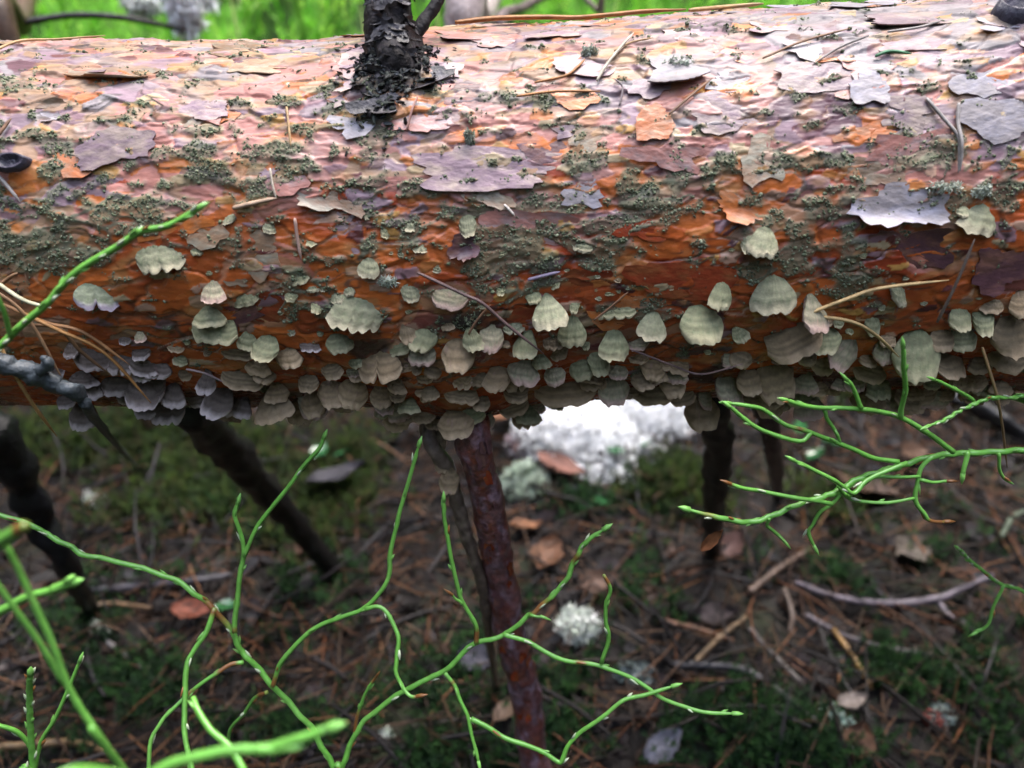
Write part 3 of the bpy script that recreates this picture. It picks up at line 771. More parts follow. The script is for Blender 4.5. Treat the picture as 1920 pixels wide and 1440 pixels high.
# x0, y0, x1, y1 in the photograph, shape, look, label.  shapes: f fan, h half-moon bell, s wide shelf, t tongue, 2/3/4 = lobes
BR = [
(253,445,337,503,4,'p','pale sage cluster of lobes just below the tip of the green shoot on the left'),
(331,482,346,504,'t','g','tiny green lobe hanging at the right end of the pale sage cluster'),
(147,527,220,575,2,'m','green bracket with a lilac two-lobed rim left of the other upper brackets'),
(357,452,379,475,'f','g','small green bracket right of the pale sage cluster of lobes'),
(376,518,419,563,'f','k','green fan with pinkish tip above the stacked green brackets on the left'),
(422,538,474,574,'f','g','green tilted fan left of the round dark red bark scale'),
(360,566,418,609,'f','g','sage fan topping the stacked brackets on the left'),
(361,592,444,644,3,'g','wide layered sage bracket directly under the sage fan on the left'),
(446,618,483,659,'f','g','sage bracket between the wide layered one and a striped rounded one'),
(480,628,529,678,'h','g','striped rounded sage bracket, largest below the red bark scale'),
(513,652,564,694,'h','b','beige lumpy bracket touching the striped rounded one on its right'),
(412,652,478,680,'s','d','low brown shelf under the sage bracket on the left'),
(532,499,571,533,'f','g','sage fan below the upright pale needle'),
(536,539,561,566,'h','g','small dull green bracket right of the round dark red bark scale'),
(569,525,594,549,'f','p','small pale forked bracket left of the big notched bracket'),
(597,522,611,548,'t','p','narrow pale tongue left of the big notched bracket'),
(586,566,608,589,'h','g','small rounded bracket left of the big notched bracket, below the forked one'),
(615,542,640,570,'f','p','pale crinkled bracket touching the upper left of the big notched bracket'),
(621,543,714,618,5,'p','large pale notched bracket with cream rim, left of the middle of the log'),
(526,612,546,636,'t','p','small cream tongue above the lumpy beige bracket'),
(556,612,578,628,'f','p','small cream bracket at the lower left of the big notched bracket'),
(496,408,519,433,'f','p','tiny pale fan on ochre bark above all the brackets left of the middle'),
(482,440,506,467,'f','g','small green fan just below the tiny pale fan on ochre bark'),
(411,390,446,417,'h','p','pale fan beside the short broken straw high on the left'),
(581,436,608,461,'h','g','small round green bracket left of the lavender bark flake'),
(116,640,142,675,'f','l','small lilac grey bracket under the bunch of brown needles, leftmost of all'),
(136,650,201,699,'h','l','broad lilac grey bracket crossed by the bunch of brown needles'),
(196,668,249,709,2,'l','two-lobed lilac grey bracket under the long brown needle'),
(246,684,280,722,'f','l','lilac fan at the tip of the long brown needle'),
(182,706,244,750,'h','l','dark oval bracket with bright lilac rim at the lower left of the log'),
(277,710,308,761,'t','l','tall dark tongue with lilac rim right of the oval lilac-rimmed one'),
(306,720,353,772,'f','l','wide lilac-tipped fan at the lower left edge of the log'),
(369,690,403,740,'f','l','narrow lilac-rimmed bracket above the brightest lilac rim'),
(396,725,455,787,'h','l','large bracket with the brightest lilac rim at the lower edge of the log'),
(419,695,495,736,'s','d','broad dark brown shelf above the pointed brown-green bracket'),
(462,728,539,792,'f','d','large pointed brown-green bracket on the lower edge left of the middle'),
(555,735,602,785,'h','b','beige round-tipped bracket on the lower edge, right of the pointed one'),
(593,711,645,766,'h','b','beige bracket left of the three-lobed one on the lower edge'),
(219,630,243,653,'h','l','small bracket with a white crescent rim on wet red bark at the left'),
(249,618,270,644,'f','k','small pinkish bracket beside the white-crescent one'),
(326,664,354,692,'f','g','small dull green bracket left of the thin straw on dark bark'),
(329,694,353,720,'h','d','small dusky bracket below the dull green one at the left'),
(676,468,716,516,'f','p','pale green fan just above a white lichen spot'),
(756,391,786,427,'f','p','small pale fan on ochre bark left of the middle'),
(772,442,801,470,'f','p','small pale fan under an algae patch, lower of two in line'),
(857,392,889,436,'h','p','pale blunt bracket above the small dark curled bark flake'),
(666,378,683,407,'t','p','thin pale tongue left of the middle, high on ochre bark'),
(716,415,736,442,'h','g','small green bracket right of the lavender bark flake'),
(754,526,789,565,'h','p','pale rounded bracket above bright orange bark, left of the lens-shaped one'),
(812,532,883,577,'L','k','lens-shaped pale bracket with a pink corner under the long dark needle'),
(1082,438,1118,470,'f','p','white-grey fan at the end of the pink fibrous strip'),
(1059,454,1079,470,'h','p','small pale knob left of the white-grey fan'),
(1031,468,1051,487,'h','g','small yellow-green bracket below the pale knob'),
(1024,518,1048,544,'h','g','small green bracket left of the smooth dark red scale'),
(992,546,1054,610,'f','p','large zoned fan just right of the end of the long dark needle'),
(983,542,1012,570,'h','g','green bracket tucked behind the top of the large zoned fan'),
(931,530,949,555,'t','g','small green tongue right of the long dark needle'),
(1069,560,1088,590,'t','g','small green tongue directly above the bell with stripes'),
(1044,585,1098,650,'B','g','bell-shaped striped sage bracket, second of the big ones right of the middle'),
(1086,637,1104,664,'t','g','narrow green tongue on the right side of the striped bell'),
(1123,610,1180,675,'B','g','bell-shaped bracket notched at the bottom, right of the striped bell'),
(1202,574,1255,635,'f','p','dark-topped bracket with a pale pointed tip below wet red bark'),
(967,614,1017,670,'B','g','squarish sage bracket under the end of the long dark needle'),
(899,604,945,660,'h','k','pale bracket crossed by a lavender stripe under the long dark needle'),
(861,604,899,654,'f','g','sage fan overlapping a bigger beige bracket on its lower left'),
(829,626,890,692,'h','b','large beige bracket partly under the sage fan'),
(772,606,824,657,'h','g','rounded green bracket left of the large beige one'),
(709,640,772,670,'s','g','thin wide green shelf left of the rounded green bracket'),
(648,668,676,692,'h','g','small bracket at the upper left of the split two-lobed one'),
(668,656,748,715,2,'b','split two-lobed beige bracket hanging from a dark bark scar'),
(644,708,702,768,'h','b','dark spotted beige bracket below the split two-lobed one'),
(695,716,736,762,'h','b','beige bracket right of the dark spotted one'),
(731,717,762,749,'h','d','small dusky bracket right of the beige pair below the split one'),
(900,678,952,731,'h','b','beige fan left of a forked one, below the lavender-striped bracket'),
(941,690,988,733,2,'b','forked beige bracket with two lobes near the middle'),
(961,672,1020,721,'h','k','beige bracket with a pink spot, below the squarish sage one'),
(1015,683,1055,724,'h','k','greenish bracket with a pink middle, right of the pink-spotted one'),
(1061,671,1109,717,'h','g','rounded olive bracket below the striped bell'),
(1106,657,1145,708,'h','g','olive bracket below the notched bell'),
(1023,650,1060,681,'h','d','dusky small bracket between the squarish and the striped bell'),
(1005,715,1110,764,'s','b','wide brown scalloped shelf over the left part of the white lichen'),
(1118,706,1176,762,'h','k','pinkish brown bracket over the middle of the white lichen'),
(1190,722,1262,760,'s','d','dull pinkish shelf over the right part of the white lichen'),
(1235,690,1280,744,'h','b','beige bracket left of the black bark scar on the lower right'),
(818,738,885,792,'h','b','wide brown bracket on top of the reddish branch'),
(838,710,899,744,3,'d','dusky lobed bracket above the reddish branch'),
(891,723,925,755,'h','d','dusky bracket right above the reddish branch'),
(951,718,995,750,'s','d','dim low shelf below the forked beige bracket'),
(741,597,774,645,'f','d','dark green ragged bracket left of the rounded green one'),
(943,600,980,629,2,'p','small pale forked bracket beside the lower part of the long dark needle'),
(826,593,852,620,'f','d','small ragged dark bracket under the lens-shaped one'),
(1117,570,1189,600,4,'g','ragged low green bracket under the thin brown twig, above the notched bell'),
(769,672,789,698,'t','d','small dusky tongue under the rounded green bracket'),
(639,527,660,556,'f','p','small pale fan sitting on top of the big notched bracket'),
(1410,410,1466,471,'f','p','pale grey fan hanging alone on wet red bark right of the middle'),
(1391,428,1417,470,'t','p','narrow lobe at the left side of the lone pale grey fan'),
(1335,515,1378,575,'B','g','tall striped bracket left of the largest bell on the right'),
(1406,502,1492,581,'B','p','largest bell-shaped bracket, grey with pinkish rim, right of the middle'),
(1495,546,1549,616,'B','k','brownish bell at the joint of the forked pale needle'),
(1271,566,1354,637,'h','g','broad half-round striped bracket left of the tall striped one'),
(1420,612,1527,673,'s','d','wide dark shelf with a beige rim under the largest bell'),
(1520,614,1573,665,'h','g','sage bracket right of the wide dark shelf'),
(1670,528,1702,574,'t','p','lone pale tongue under the long arm of the forked needle'),
(1569,590,1591,619,'t','g','small green tongue below the forked needle, near its joint'),
(1622,590,1650,631,'h','g','small green bracket under the short arm of the forked needle'),
(1575,634,1632,702,'h','k','large brown and pink zoned bracket below the forked needle'),
(1638,638,1679,686,'h','k','small pale-rimmed bracket left of the big green one with the upright shoot'),
(1680,618,1762,711,'h','g','big grey green bracket behind the upright green shoot'),
(1726,662,1816,716,'s','d','wide dim shelf at the lower right of the big grey green bracket'),
(1778,574,1820,622,'h','g','olive rounded bracket, upper of a stacked pair at the far right'),
(1781,614,1832,660,'h','g','sage bracket, lower of a stacked pair at the far right'),
(1825,577,1858,630,'t','g','tall olive tongue right of the stacked pair'),
(1742,617,1790,660,'h','d','dim bracket left of the stacked pair at the far right'),
(1858,586,1945,670,'h','d','big dark brown-rimmed bracket at the right edge'),
(1888,543,1945,592,'h','b','upper bracket at the right edge above the big dark one'),
(1375,655,1420,692,'h','d','small olive bracket right of the black bark scar'),
(1376,690,1426,742,'h','b','brown bracket on the lower edge right of the black bark scar'),
(1412,684,1476,760,3,'b','brown notched bracket with pinkish rim above the green shoots'),
(1338,708,1386,765,3,'k','pinkish scalloped bracket beside a hanging bark strip'),
(1280,758,1342,809,'h','b','beige bracket hanging lowest of all, right of the white lichen'),
(1306,738,1332,776,'t','k','narrow pinkish lobe just above the lowest hanging bracket'),
(1611,688,1675,727,'h','d','dim olive bracket below the large brown and pink one'),
(1530,668,1572,710,'h','d','dusky bracket under the sage one right of the dark shelf'),
(1806,362,1885,427,'f','p','pale green wide fan high at the right edge above the others'),
(1796,378,1818,402,'h','p','little pale lobe at the left side of the wide fan high on the right'),
(1800,541,1865,566,4,'g','ragged low green bracket above the stacked pair at the far right'),
(1848,556,1885,590,'f','d','dusky fan between the stacked pair and the right edge'),
(1358,605,1392,645,'f','g','small green bracket right of the broad half-round striped one'),
(1545,590,1566,615,'t','b','small brown lobe at the right side of the brownish bell'),
(1590,612,1612,632,'t','g','small green crumb-like bracket between the forked needle arms'),
(1650,594,1662,612,'t','g','tiny green lobe at the tip of the short needle arm'),
(1870,655,1940,704,'s','d','dim shelf at the right edge under the big dark bracket'),
(1810,668,1870,706,'h','d','dim bracket right of the wide dim shelf at the far right'),
(1700,700,1745,730,'s','d','very dim low bracket under the big grey green one'),
(480,690,520,722,'h','d','dim brown bracket under the striped rounded sage one'),
(600,680,640,716,'h','d','dim brown bracket left above the beige lower-edge pair'),
(560,700,600,738,'h','d','dim bracket above the round-tipped beige one'),
(770,745,815,775,'h','d','dusky bracket left of the one on top of the reddish branch'),
(930,740,985,772,'s','d','dim brown shelf right of the top of the reddish branch'),
(1470,690,1490,730,'t','b','narrow brown lobe beside the loose purple bark flap'),
(1255,735,1300,765,'s','d','dim low shelf above the lowest hanging bracket'),
(1180,690,1225,728,'h','d','dim bracket below the dark wet bark hollow right of the middle'),
(800,676,832,704,'h','d','dim bracket left of the large beige one, lower down'),
(310,640,345,668,'s','d','dim low shelf on dark bark at the left'),
(60,690,110,722,'s','l','dim lilac shelf behind the crusted twig at the far left'),
(215,735,262,765,'s','l','dim lilac shelf under the oval lilac-rimmed bracket'),
(345,745,385,772,'s','l','dim lilac-grey shelf on the lower edge at the left'),
(1495,655,1530,690,'h','d','dim bracket just under the right end of the wide dark shelf'),
]

def smooth1(t): return t * t * (3 - 2 * t)
def bracket_mesh(W, H, shape, look, seed):
    rs = np.random.default_rng(seed)
    nv, nq = 13, 33
    v = np.linspace(0, 1, nv)[:, None]; q = np.linspace(-1, 1, nq)[None, :]
    base, power, round_ = {'f': (0.10, 1.4, 0.24), 'h': (0.22, 1.0, 0.36), 's': (0.72, 0.5, 0.45), 't': (0.6, 0.6, 0.42), 'B': (0.16, 1.3, 0.17), 'L': (0.5, 0.5, 0.75),
                           2: (0.25, 0.7, 0.35), 3: (0.45, 0.6, 0.3), 4: (0.4, 0.7, 0.3), 5: (0.35, 0.75, 0.25)}[shape]
    hw = base + (1 - base) * np.sin(np.clip(v ** power, 0, 1) * math.pi / 2)
    hw = hw * (1 - 0.10 * smooth1(np.clip((v - 0.75) / 0.25, 0, 1)) * (shape in ('h', 't', 'B')))
    L = 1 - round_ * np.abs(q) ** 3.8
    ph = rs.random(4) * 6.28
    sc_ = 0.028 * np.sin(q * 7 + ph[0]) + 0.022 * np.sin(q * 13 + ph[1]) + 0.014 * np.sin(q * 19 + ph[2]) + 0.014 * (rs.random((1, nq)) - 0.5)
    if isinstance(shape, int):
        lobes = np.abs(np.sin((q * 0.5 + 0.5) * math.pi * shape + rs.normal(0, .15))) ** 0.5
        L = L * (0.86 + 0.14 * lobes) if shape != 2 else L * (0.62 + 0.38 * np.clip(np.abs(q + 0.1 * rs.normal()) * 8, 0, 1) ** 0.5)
    skew = rs.normal(0, 0.22)
    x = (q * hw + skew * v * (1 - v) * 2) * W / 2
    y = (v * L + v ** 4 * sc_ * 0.75) * H
    dome = -0.12 * W * (q ** 2) * (0.4 + 0.6 * v) * (0.5 if shape == 's' else 1)
    ridges = 0.00028 * np.sin(v * (3.2 + rs.random() * 1.6) * 2 * math.pi + 0.5 * np.sin(q * 3 + ph[3])) * v * (0.5 + H / 0.014 * 0.5)
    ripple = 0.018 * W * np.sin(q * 9 + ph[1]) * v ** 3
    droop = -0.10 * H * v ** 2.2 + 0.03 * H * np.sin(v * 3)
    z = dome + ridges + ripple + droop + 0.00025 * fbm(q * 5 + seed, v * 5 + q * 0, 5, 2)
    top = np.stack([x + 0 * v, y, z], -1).reshape(-1, 3)
    th = (0.0020 * (1 - v) ** 1.3 + 0.00065) * (0.6 + W / 0.016 * 0.4) + 0 * q
    bot = np.stack([x * 0.985, y - 0.0002 * v, z - th], -1).reshape(-1, 3)
    n = nv * nq
    i = np.arange(nv - 1)[:, None]; j = np.arange(nq - 1)[None]
    ft = np.stack([i * nq + j, i * nq + j + 1, (i + 1) * nq + j + 1, (i + 1) * nq + j], -1).reshape(-1, 4)
    fb = ft[:, ::-1] + n
    e = [(nv - 1) * nq + k for k in range(nq)]
    edge = list(range(0, nv * nq, nq))[:-1] + e + list(range(nv * nq - 1, 0, -nq))[1:]
    rim = np.array([(edge[k], edge[k + 1], edge[k + 1] + n, edge[k] + n) for k in range(len(edge) - 1)])
    mg, bd, inn = (np.array(c) for c in FCOL[look])
    zz = (v + 0.05 * fbm(q * 3 + seed, v * 3 + 0 * q, 8, 3))
    a = sstep(0.74, 0.93, zz)[..., None]; b = sstep(0.05, 0.5, zz)[..., None]
    c = inn * (1 - b) + bd * b
    band = 1 + 0.26 * np.sin(zz * (3.5 + 2 * rs.random()) * 2 * math.pi + ph[2])[..., None]
    c = c * band
    c = c * (1 - a) + mg * a
    al = (sstep(0.05, 0.4, fbm(q * 6 + seed, v * 7 + 0 * q, 12, 3)) * (look in 'gpmk') * 0.5)[..., None] * (1 - a)
    c = c * (1 - al) + np.array((0.155, 0.19, 0.10)) * al
    if look in 'kb':
        pk = sstep(0.3, 0.6, fbm(q * 2.5 + seed * 2, v * 3 + 0 * q, 14, 2))[..., None] * 0.6
        c = c * (1 - pk) + np.array((0.34, 0.21, 0.17)) * pk
    c = c * (0.85 + 0.3 * rs.random())
    cu = np.broadcast_to(np.array((0.20, 0.135, 0.125)), c.shape)
    return np.vstack([top, bot]), np.vstack([ft, fb, rim]), np.concatenate([c.reshape(-1, 3), cu.reshape(-1, 3)])

for k, (x0, y0, x1, y1, shape, look, label) in enumerate(BR):
    cx = (x0 + x1) / 2; ay = y0
    x, th, d, ok = hit(cx, ay)
    while not ok and ay > 600:
        ay -= 4; x, th, d, ok = hit(cx, ay)
    nu = th                                            # surface faces this far above level
    rs = np.random.default_rng(300 + k)
    phi_ = min(R(41) + rs.normal(0, R(8)), R(90) - max(nu, -1.0) - R(24))
    alpha = math.atan2(CAM[2] - (log_z(x) + 0.07 * math.sin(th)), (log_y(x) - 0.07 * math.cos(th)) - CAM[1])
    W = (x1 - x0) * d / FPX * 1.12; H = (y1 - ay) * d / FPX / max(0.5, math.sin(phi_ + alpha)) * 1.10
    D = Vector((0, -math.cos(phi_), -math.sin(phi_)))
    X = Vector((1, 0, 0))
    yaw = rs.normal(0, 0.2); roll = rs.normal(0, 0.2)
    D = Matrix.Rotation(yaw, 3, X.cross(D)) @ D
    U = X.cross(D) * -1
    if U.z < 0: U = -U
    X = D.cross(U)
    M = Matrix((X, D, U)).transposed().to_4x4() @ Matrix.Rotation(roll, 4, 'Y')
    p = srf(x, th, -0.0016)
    M.translation = Vector(p)
    v, f, c = bracket_mesh(W, H, shape, look, 40 + k)
    o = link('bracket_fungus', mesh_np('bracket_fungus', v, f, c, M_fungus, True, None, 50))
    o.matrix_world = M
    tag(o, label, 'bracket fungus', 'bracket fungi on the fallen log')

# tiny brackets that nothing tells apart, in the crusted bark
TINY = []
while len(TINY) < 60:
    px, py = RNG.uniform(330, 1890), RNG.uniform(440, 700)
    if RNG.random() < 0.35 + 0.65 * (px < 1250) and all(not (b[0] - 5 < px < b[2] + 5 and b[1] - 14 < py < b[3] + 2) for b in BR): TINY.append((px, py))
for k, (px, py) in enumerate(TINY):
    x, th, d, ok = hit(px, py)
    w = RNG.uniform(9, 17) * d / FPX
    v, f, c = bracket_mesh(w, w * RNG.uniform(0.8, 1.2), ['f', 't', 'h'][k % 3], 'gpgd'[k % 4], 700 + k)
    ph_ = min(R(52), R(90) - th - R(20))
    D = Vector((0, -math.cos(ph_), -math.sin(ph_))); X = Vector((1, 0, 0)); U = X.cross(D)
    if U.z < 0: U = -U
    X = D.cross(U)
    M = Matrix((X, D, U)).transposed().to_4x4() @ Matrix.Rotation(RNG.normal(0, 0.3), 4, 'Z')
    M.translation = Vector(srf(x, th, -0.0006))
    o = link('small_bracket', mesh_np('small_bracket', v, f, c, M_fungus, True, None, 50)); o.matrix_world = M
    where = 'left of the big notched bracket' if px < 620 else 'between the big notched bracket and the large zoned fan' if px < 1000 else 'between the large zoned fan and the largest bell' if px < 1410 else 'around the forked pale needle' if px < 1690 else 'at the far right of the log'
    tag(o, 'tiny bud-sized green bracket ' + where, 'bracket fungus', 'tiny brackets ' + where)

# the crowded fringe along the underside
n_fr = 0
for k in range(900):
    px, py = RNG.uniform(120, 1900), RNG.uniform(625, 752)
    if RNG.random() < sstep(700, 630, py) * .7 or (1290 < px < 1370 and py < 740): continue
    w0 = RNG.uniform(24, 56) if px > 420 else RNG.uniform(36, 72)
    if px < 420 and RNG.random() < .55: continue
    if n_fr > 85: py = RNG.uniform(732, 756); w0 = RNG.uniform(36, 66)
    if n_fr > 85 and 985 < px < 1300: continue
    if n_fr <= 85 and any(b[0] < px < b[2] and b[1] - 8 < py < b[3] - 14 for b in BR): continue
    x, th, d, ok = hit(px, py)
    while not ok: py -= 4; x, th, d, ok = hit(px, py)
    w = w0 * d / FPX
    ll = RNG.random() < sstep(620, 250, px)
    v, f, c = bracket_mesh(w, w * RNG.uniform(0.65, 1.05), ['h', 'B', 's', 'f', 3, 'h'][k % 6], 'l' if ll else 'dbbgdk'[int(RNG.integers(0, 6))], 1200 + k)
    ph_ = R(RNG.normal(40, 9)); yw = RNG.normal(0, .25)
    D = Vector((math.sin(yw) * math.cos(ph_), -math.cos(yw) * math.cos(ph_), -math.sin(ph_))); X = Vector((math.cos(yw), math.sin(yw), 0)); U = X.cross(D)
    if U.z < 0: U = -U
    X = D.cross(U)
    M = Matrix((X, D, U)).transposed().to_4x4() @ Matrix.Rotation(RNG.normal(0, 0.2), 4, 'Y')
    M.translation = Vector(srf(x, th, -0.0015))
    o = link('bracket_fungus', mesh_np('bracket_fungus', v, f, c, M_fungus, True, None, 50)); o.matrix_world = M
    kind_ = 'dim lilac-grey' if ll else 'dim beige'
    where = 'left of the dark slanting dead branch' if px < 340 else 'between the dark slanting branch and the reddish branch' if px < 800 else 'above the reddish branch and the white lichen' if px < 1290 else 'behind the much-branched green shoot' if px < 1640 else 'near the right edge'
    tag(o, kind_ + ' bracket in the fringe ' + where, 'bracket fungus', kind_[4:] + ' fringe brackets ' + where)
    n_fr += 1
    if n_fr >= 120: break


# ================================================================== NEEDLES AND STRAWS LYING ON THE LOG
TAN = (0.40, 0.25, 0.12); ORA = (0.36, 0.16, 0.055); DRK = (0.12, 0.075, 0.07); GRY = (0.30, 0.27, 0.25); GRN = (0.05, 0.17, 0.08); BRN = (0.22, 0.12, 0.07)
def needle(name, strands, width, colr, label, cat='pine needle', group='pine needles lying on the fallen log', lift=0.0012, free=False):
    mb = Parts(); first = None
    for st in strands:
        pts = [on_log(px, py, lift + (e[0] if e else 0)) if not free else at(px, py, e[0]) for px, py, *e in st]
        n = 6 * len(pts)
        p = spline(pts, n)
        if first is None: first = p[0]
        w = 0.68 * width * np.interp(np.linspace(0, 1, n), [0, .08, .85, 1], [.7, 1, .9, .25])
        v, f = tube(p, w / 2, 6, 0.25)
        cc = np.array(colr) * (0.9 + 0.35 * fbm(np.arange(len(v)) * 0.05, np.zeros(len(v)) + 3.3 + first[0] * 99, 6, 2))[:, None]
        mb.add(v, f, cc)
    o = mb.build(name, M_needle, None, first)
    return tag(o, label, cat, group)
needle('pine_needle_pair', [[(1500, 577, .004), (1570, 548, .004), (1640, 532, .003), (1770, 518, .002)], [(1500, 577, .004), (1580, 583, .005), (1630, 606, .005), (1674, 642, .006)]], .0021, (0.48, 0.33, 0.15), 'forked pale needle pair spread over the lower right of the log')
needle('pine_needle', [[(785, 507, .002), (870, 543, .003), (905, 558, .003), (950, 592, .004), (1018, 636, .006)]], .0020, DRK, 'long dark needle slanting down over the brackets in the middle')
needle('pine_needle_pair', [[(1735, 187), (1765, 222), (1792, 258), (1796, 290), (1793, 325)], [(1796, 195), (1795, 230), (1797, 270), (1796, 322)]], .0020, GRY, 'grey needle pair joined at its lower end on pale bark at the right')
needle('pine_needle', [[(555, 410), (560, 450), (566, 487)]], .0018, (0.46, 0.30, 0.24), 'short upright pale pink needle left of the middle')
needle('pine_needle', [[(1252, 222), (1290, 190), (1335, 152)]], .0015, BRN, 'brown needle slanting up right of the bare pinkish bark')
needle('pine_needle_pair', [[(968, 192), (1040, 184), (1125, 178)], [(1002, 166), (1058, 152), (1080, 138), (1096, 122)]], .0015, ORA, 'orange needle pair lying flat right of the black branch stub')
needle('pine_needle', [[(1118, 160), (1135, 135), (1160, 108), (1186, 78)]], .0017, (0.48, 0.42, 0.33), 'pale straw needle high on the log above a green speck')
needle('pine_needle', [[(1150, 112), (1180, 95), (1222, 88)]], .0012, TAN, 'thin tan needle crossing the pale straw needle')
needle('pine_needle', [[(540, 207), (545, 240), (549, 280)]], .0014, TAN, 'short upright tan needle below the upper left edge')
needle('pine_needle', [[(1428, 116), (1500, 90), (1590, 64)]], .0014, BRN, 'brown needle on the pale bark of the upper right')
needle('pine_needle', [[(1638, 112), (1665, 104), (1706, 107)]], .0019, GRN, 'green needle on pale bark at the upper right')
needle('pine_needle', [[(-10, 318), (20, 348), (45, 381)]], .0020, GRY, 'pale grey needle below the dark oval scar')
needle('twig', [[(440, 392), (480, 383), (522, 374)]], .0028, (0.36, 0.25, 0.17), 'short broken straw beside a pale fan high on the left', 'twig')
needle('pine_needle', [[(945, 384), (955, 394), (965, 405)]], .0016, (0.55, 0.50, 0.45), 'tiny white straw above the pink fibrous strip')
needle('pine_needle', [[(1748, 592, .003), (1782, 525, .003), (1815, 445, .003)]], .0017, (0.20, 0.15, 0.12), 'grey brown needle standing at the right beside the purple flake')
needle('pine_needle', [[(1828, 628, .006), (1850, 690, .014), (1886, 757, .03)]], .0017, TAN, 'tan needle hanging over the lower edge at the right')
needle('pine_needle', [[(1180, 635, .004), (1260, 660, .005), (1310, 668, .006), (1385, 652, .006)]], .0013, (0.20, 0.13, 0.12), 'thin dark needle across the dark hollow right of the middle')
needle('twig', [[(1113, 592, .002), (1145, 568, .002), (1175, 540, .002)]], .0013, BRN, 'thin brown twig above the ragged low green bracket', 'twig')
needle('pine_needle', [[(-8, 282), (12, 255), (30, 230)]], .0018, BRN, 'brown needle at the left edge above the dark scar')
needle('pine_needle', [[(355, 675, .003), (390, 682, .003), (425, 692, .004)]], .0014, (0.27, 0.2, 0.19), 'thin straw lying on dark bark at the lower left')
needle('pine_needle', [[(990, 525), (1020, 517), (1050, 510)]], .0020, (0.22, 0.18, 0.25), 'short purplish needle left of the smooth dark red scale')
needle('pine_needle', [[(880, 612, .002), (895, 590, .002), (920, 563, .002)]], .0014, BRN, 'short brown needle standing below the lens-shaped bracket')
needle('pine_needle', [[(765, 250), (775, 220), (786, 195)]], .0013, (0.40, 0.22, 0.18), 'thin pinkish needle below the black branch stub')
needle('pine_needle', [[(1160, 205), (1165, 175), (1150, 160)]], .0012, (0.25, 0.2, 0.2), 'short dull needle hanging under the torn pale flake')
needle('pine_needle', [[(-10, 104), (40, 86), (110, 78), (200, 77)]], .0016, TAN, 'long tan straw along the upper left edge of the log')
needle('bark_strip', [[(855, 66), (930, 58), (1020, 51), (1080, 41), (1140, 33), (1210, 32), (1285, 34)]], .0030, ORA, 'long orange strip of peeling bark along the top edge', 'bark strip', None, .002)
needle('bark_strip', [[(1290, 40), (1370, 24), (1430, 20)]], .0026, TAN, 'short tan strip of bark at the top edge near the right', 'bark strip', None, .002)
needle('twig', [[(1660, 70), (1720, 60), (1760, 46)]], .0015, GRY, 'short grey straw near the top right edge', 'twig')
needle('pine_needle', [[(1625, 75), (1570, 100), (1520, 128)]], .0012, GRY, 'thin grey needle on pale bark at the upper right')
needle('pine_needle', [[(510, 320), (515, 350), (522, 375)]], .0013, (0.5, 0.42, 0.33), 'thin pale needle over the broken straw on the left')
# the loose bunch at the left edge
BUNCH = [([(-15, 512, .01), (60, 610, .016), (105, 665, .02), (143, 712, .022)], (0.42, 0.24, 0.09), 'thick orange needle in front of the others at the left edge'),
 ([(-15, 493, .006), (45, 520, .01), (95, 538, .012), (137, 549, .012)], (0.38, 0.36, 0.24), 'pale green-grey needle at the top of the left bunch'),
 ([(-15, 512, .008), (50, 545, .008), (90, 585, .008), (145, 660, .012)], (0.30, 0.17, 0.09), 'brown needle in the middle of the left bunch'),
 ([(60, 568, .006), (130, 598, .006), (210, 640, .006), (298, 706, .01)], (0.36, 0.18, 0.06), 'long brown needle reaching farthest right from the left bunch'),
 ([(20, 560, .004), (100, 590, .004), (170, 606, .004), (255, 660, .006)], (0.28, 0.14, 0.06), 'brown needle just above the longest one of the left bunch'),
 ([(60, 600, .003), (120, 604, .003), (160, 640, .004), (215, 675, .006)], (0.22, 0.12, 0.06), 'dark brown needle low in the left bunch'),
 ([(10, 530, .002), (30, 515, .002), (45, 508, .002)], (0.30, 0.17, 0.09), 'short brown needle at the left edge above the bunch'),
 ([(0, 630, .008), (40, 640, .01), (75, 660, .012)], (0.25, 0.14, 0.10), 'short brown needle under the green shoot at the left')]
for pts, cc, lb in BUNCH:
    needle('pine_needle', [pts], .0021, cc, lb, 'pine needle', 'loose bunch of pine needles at the left of the log')
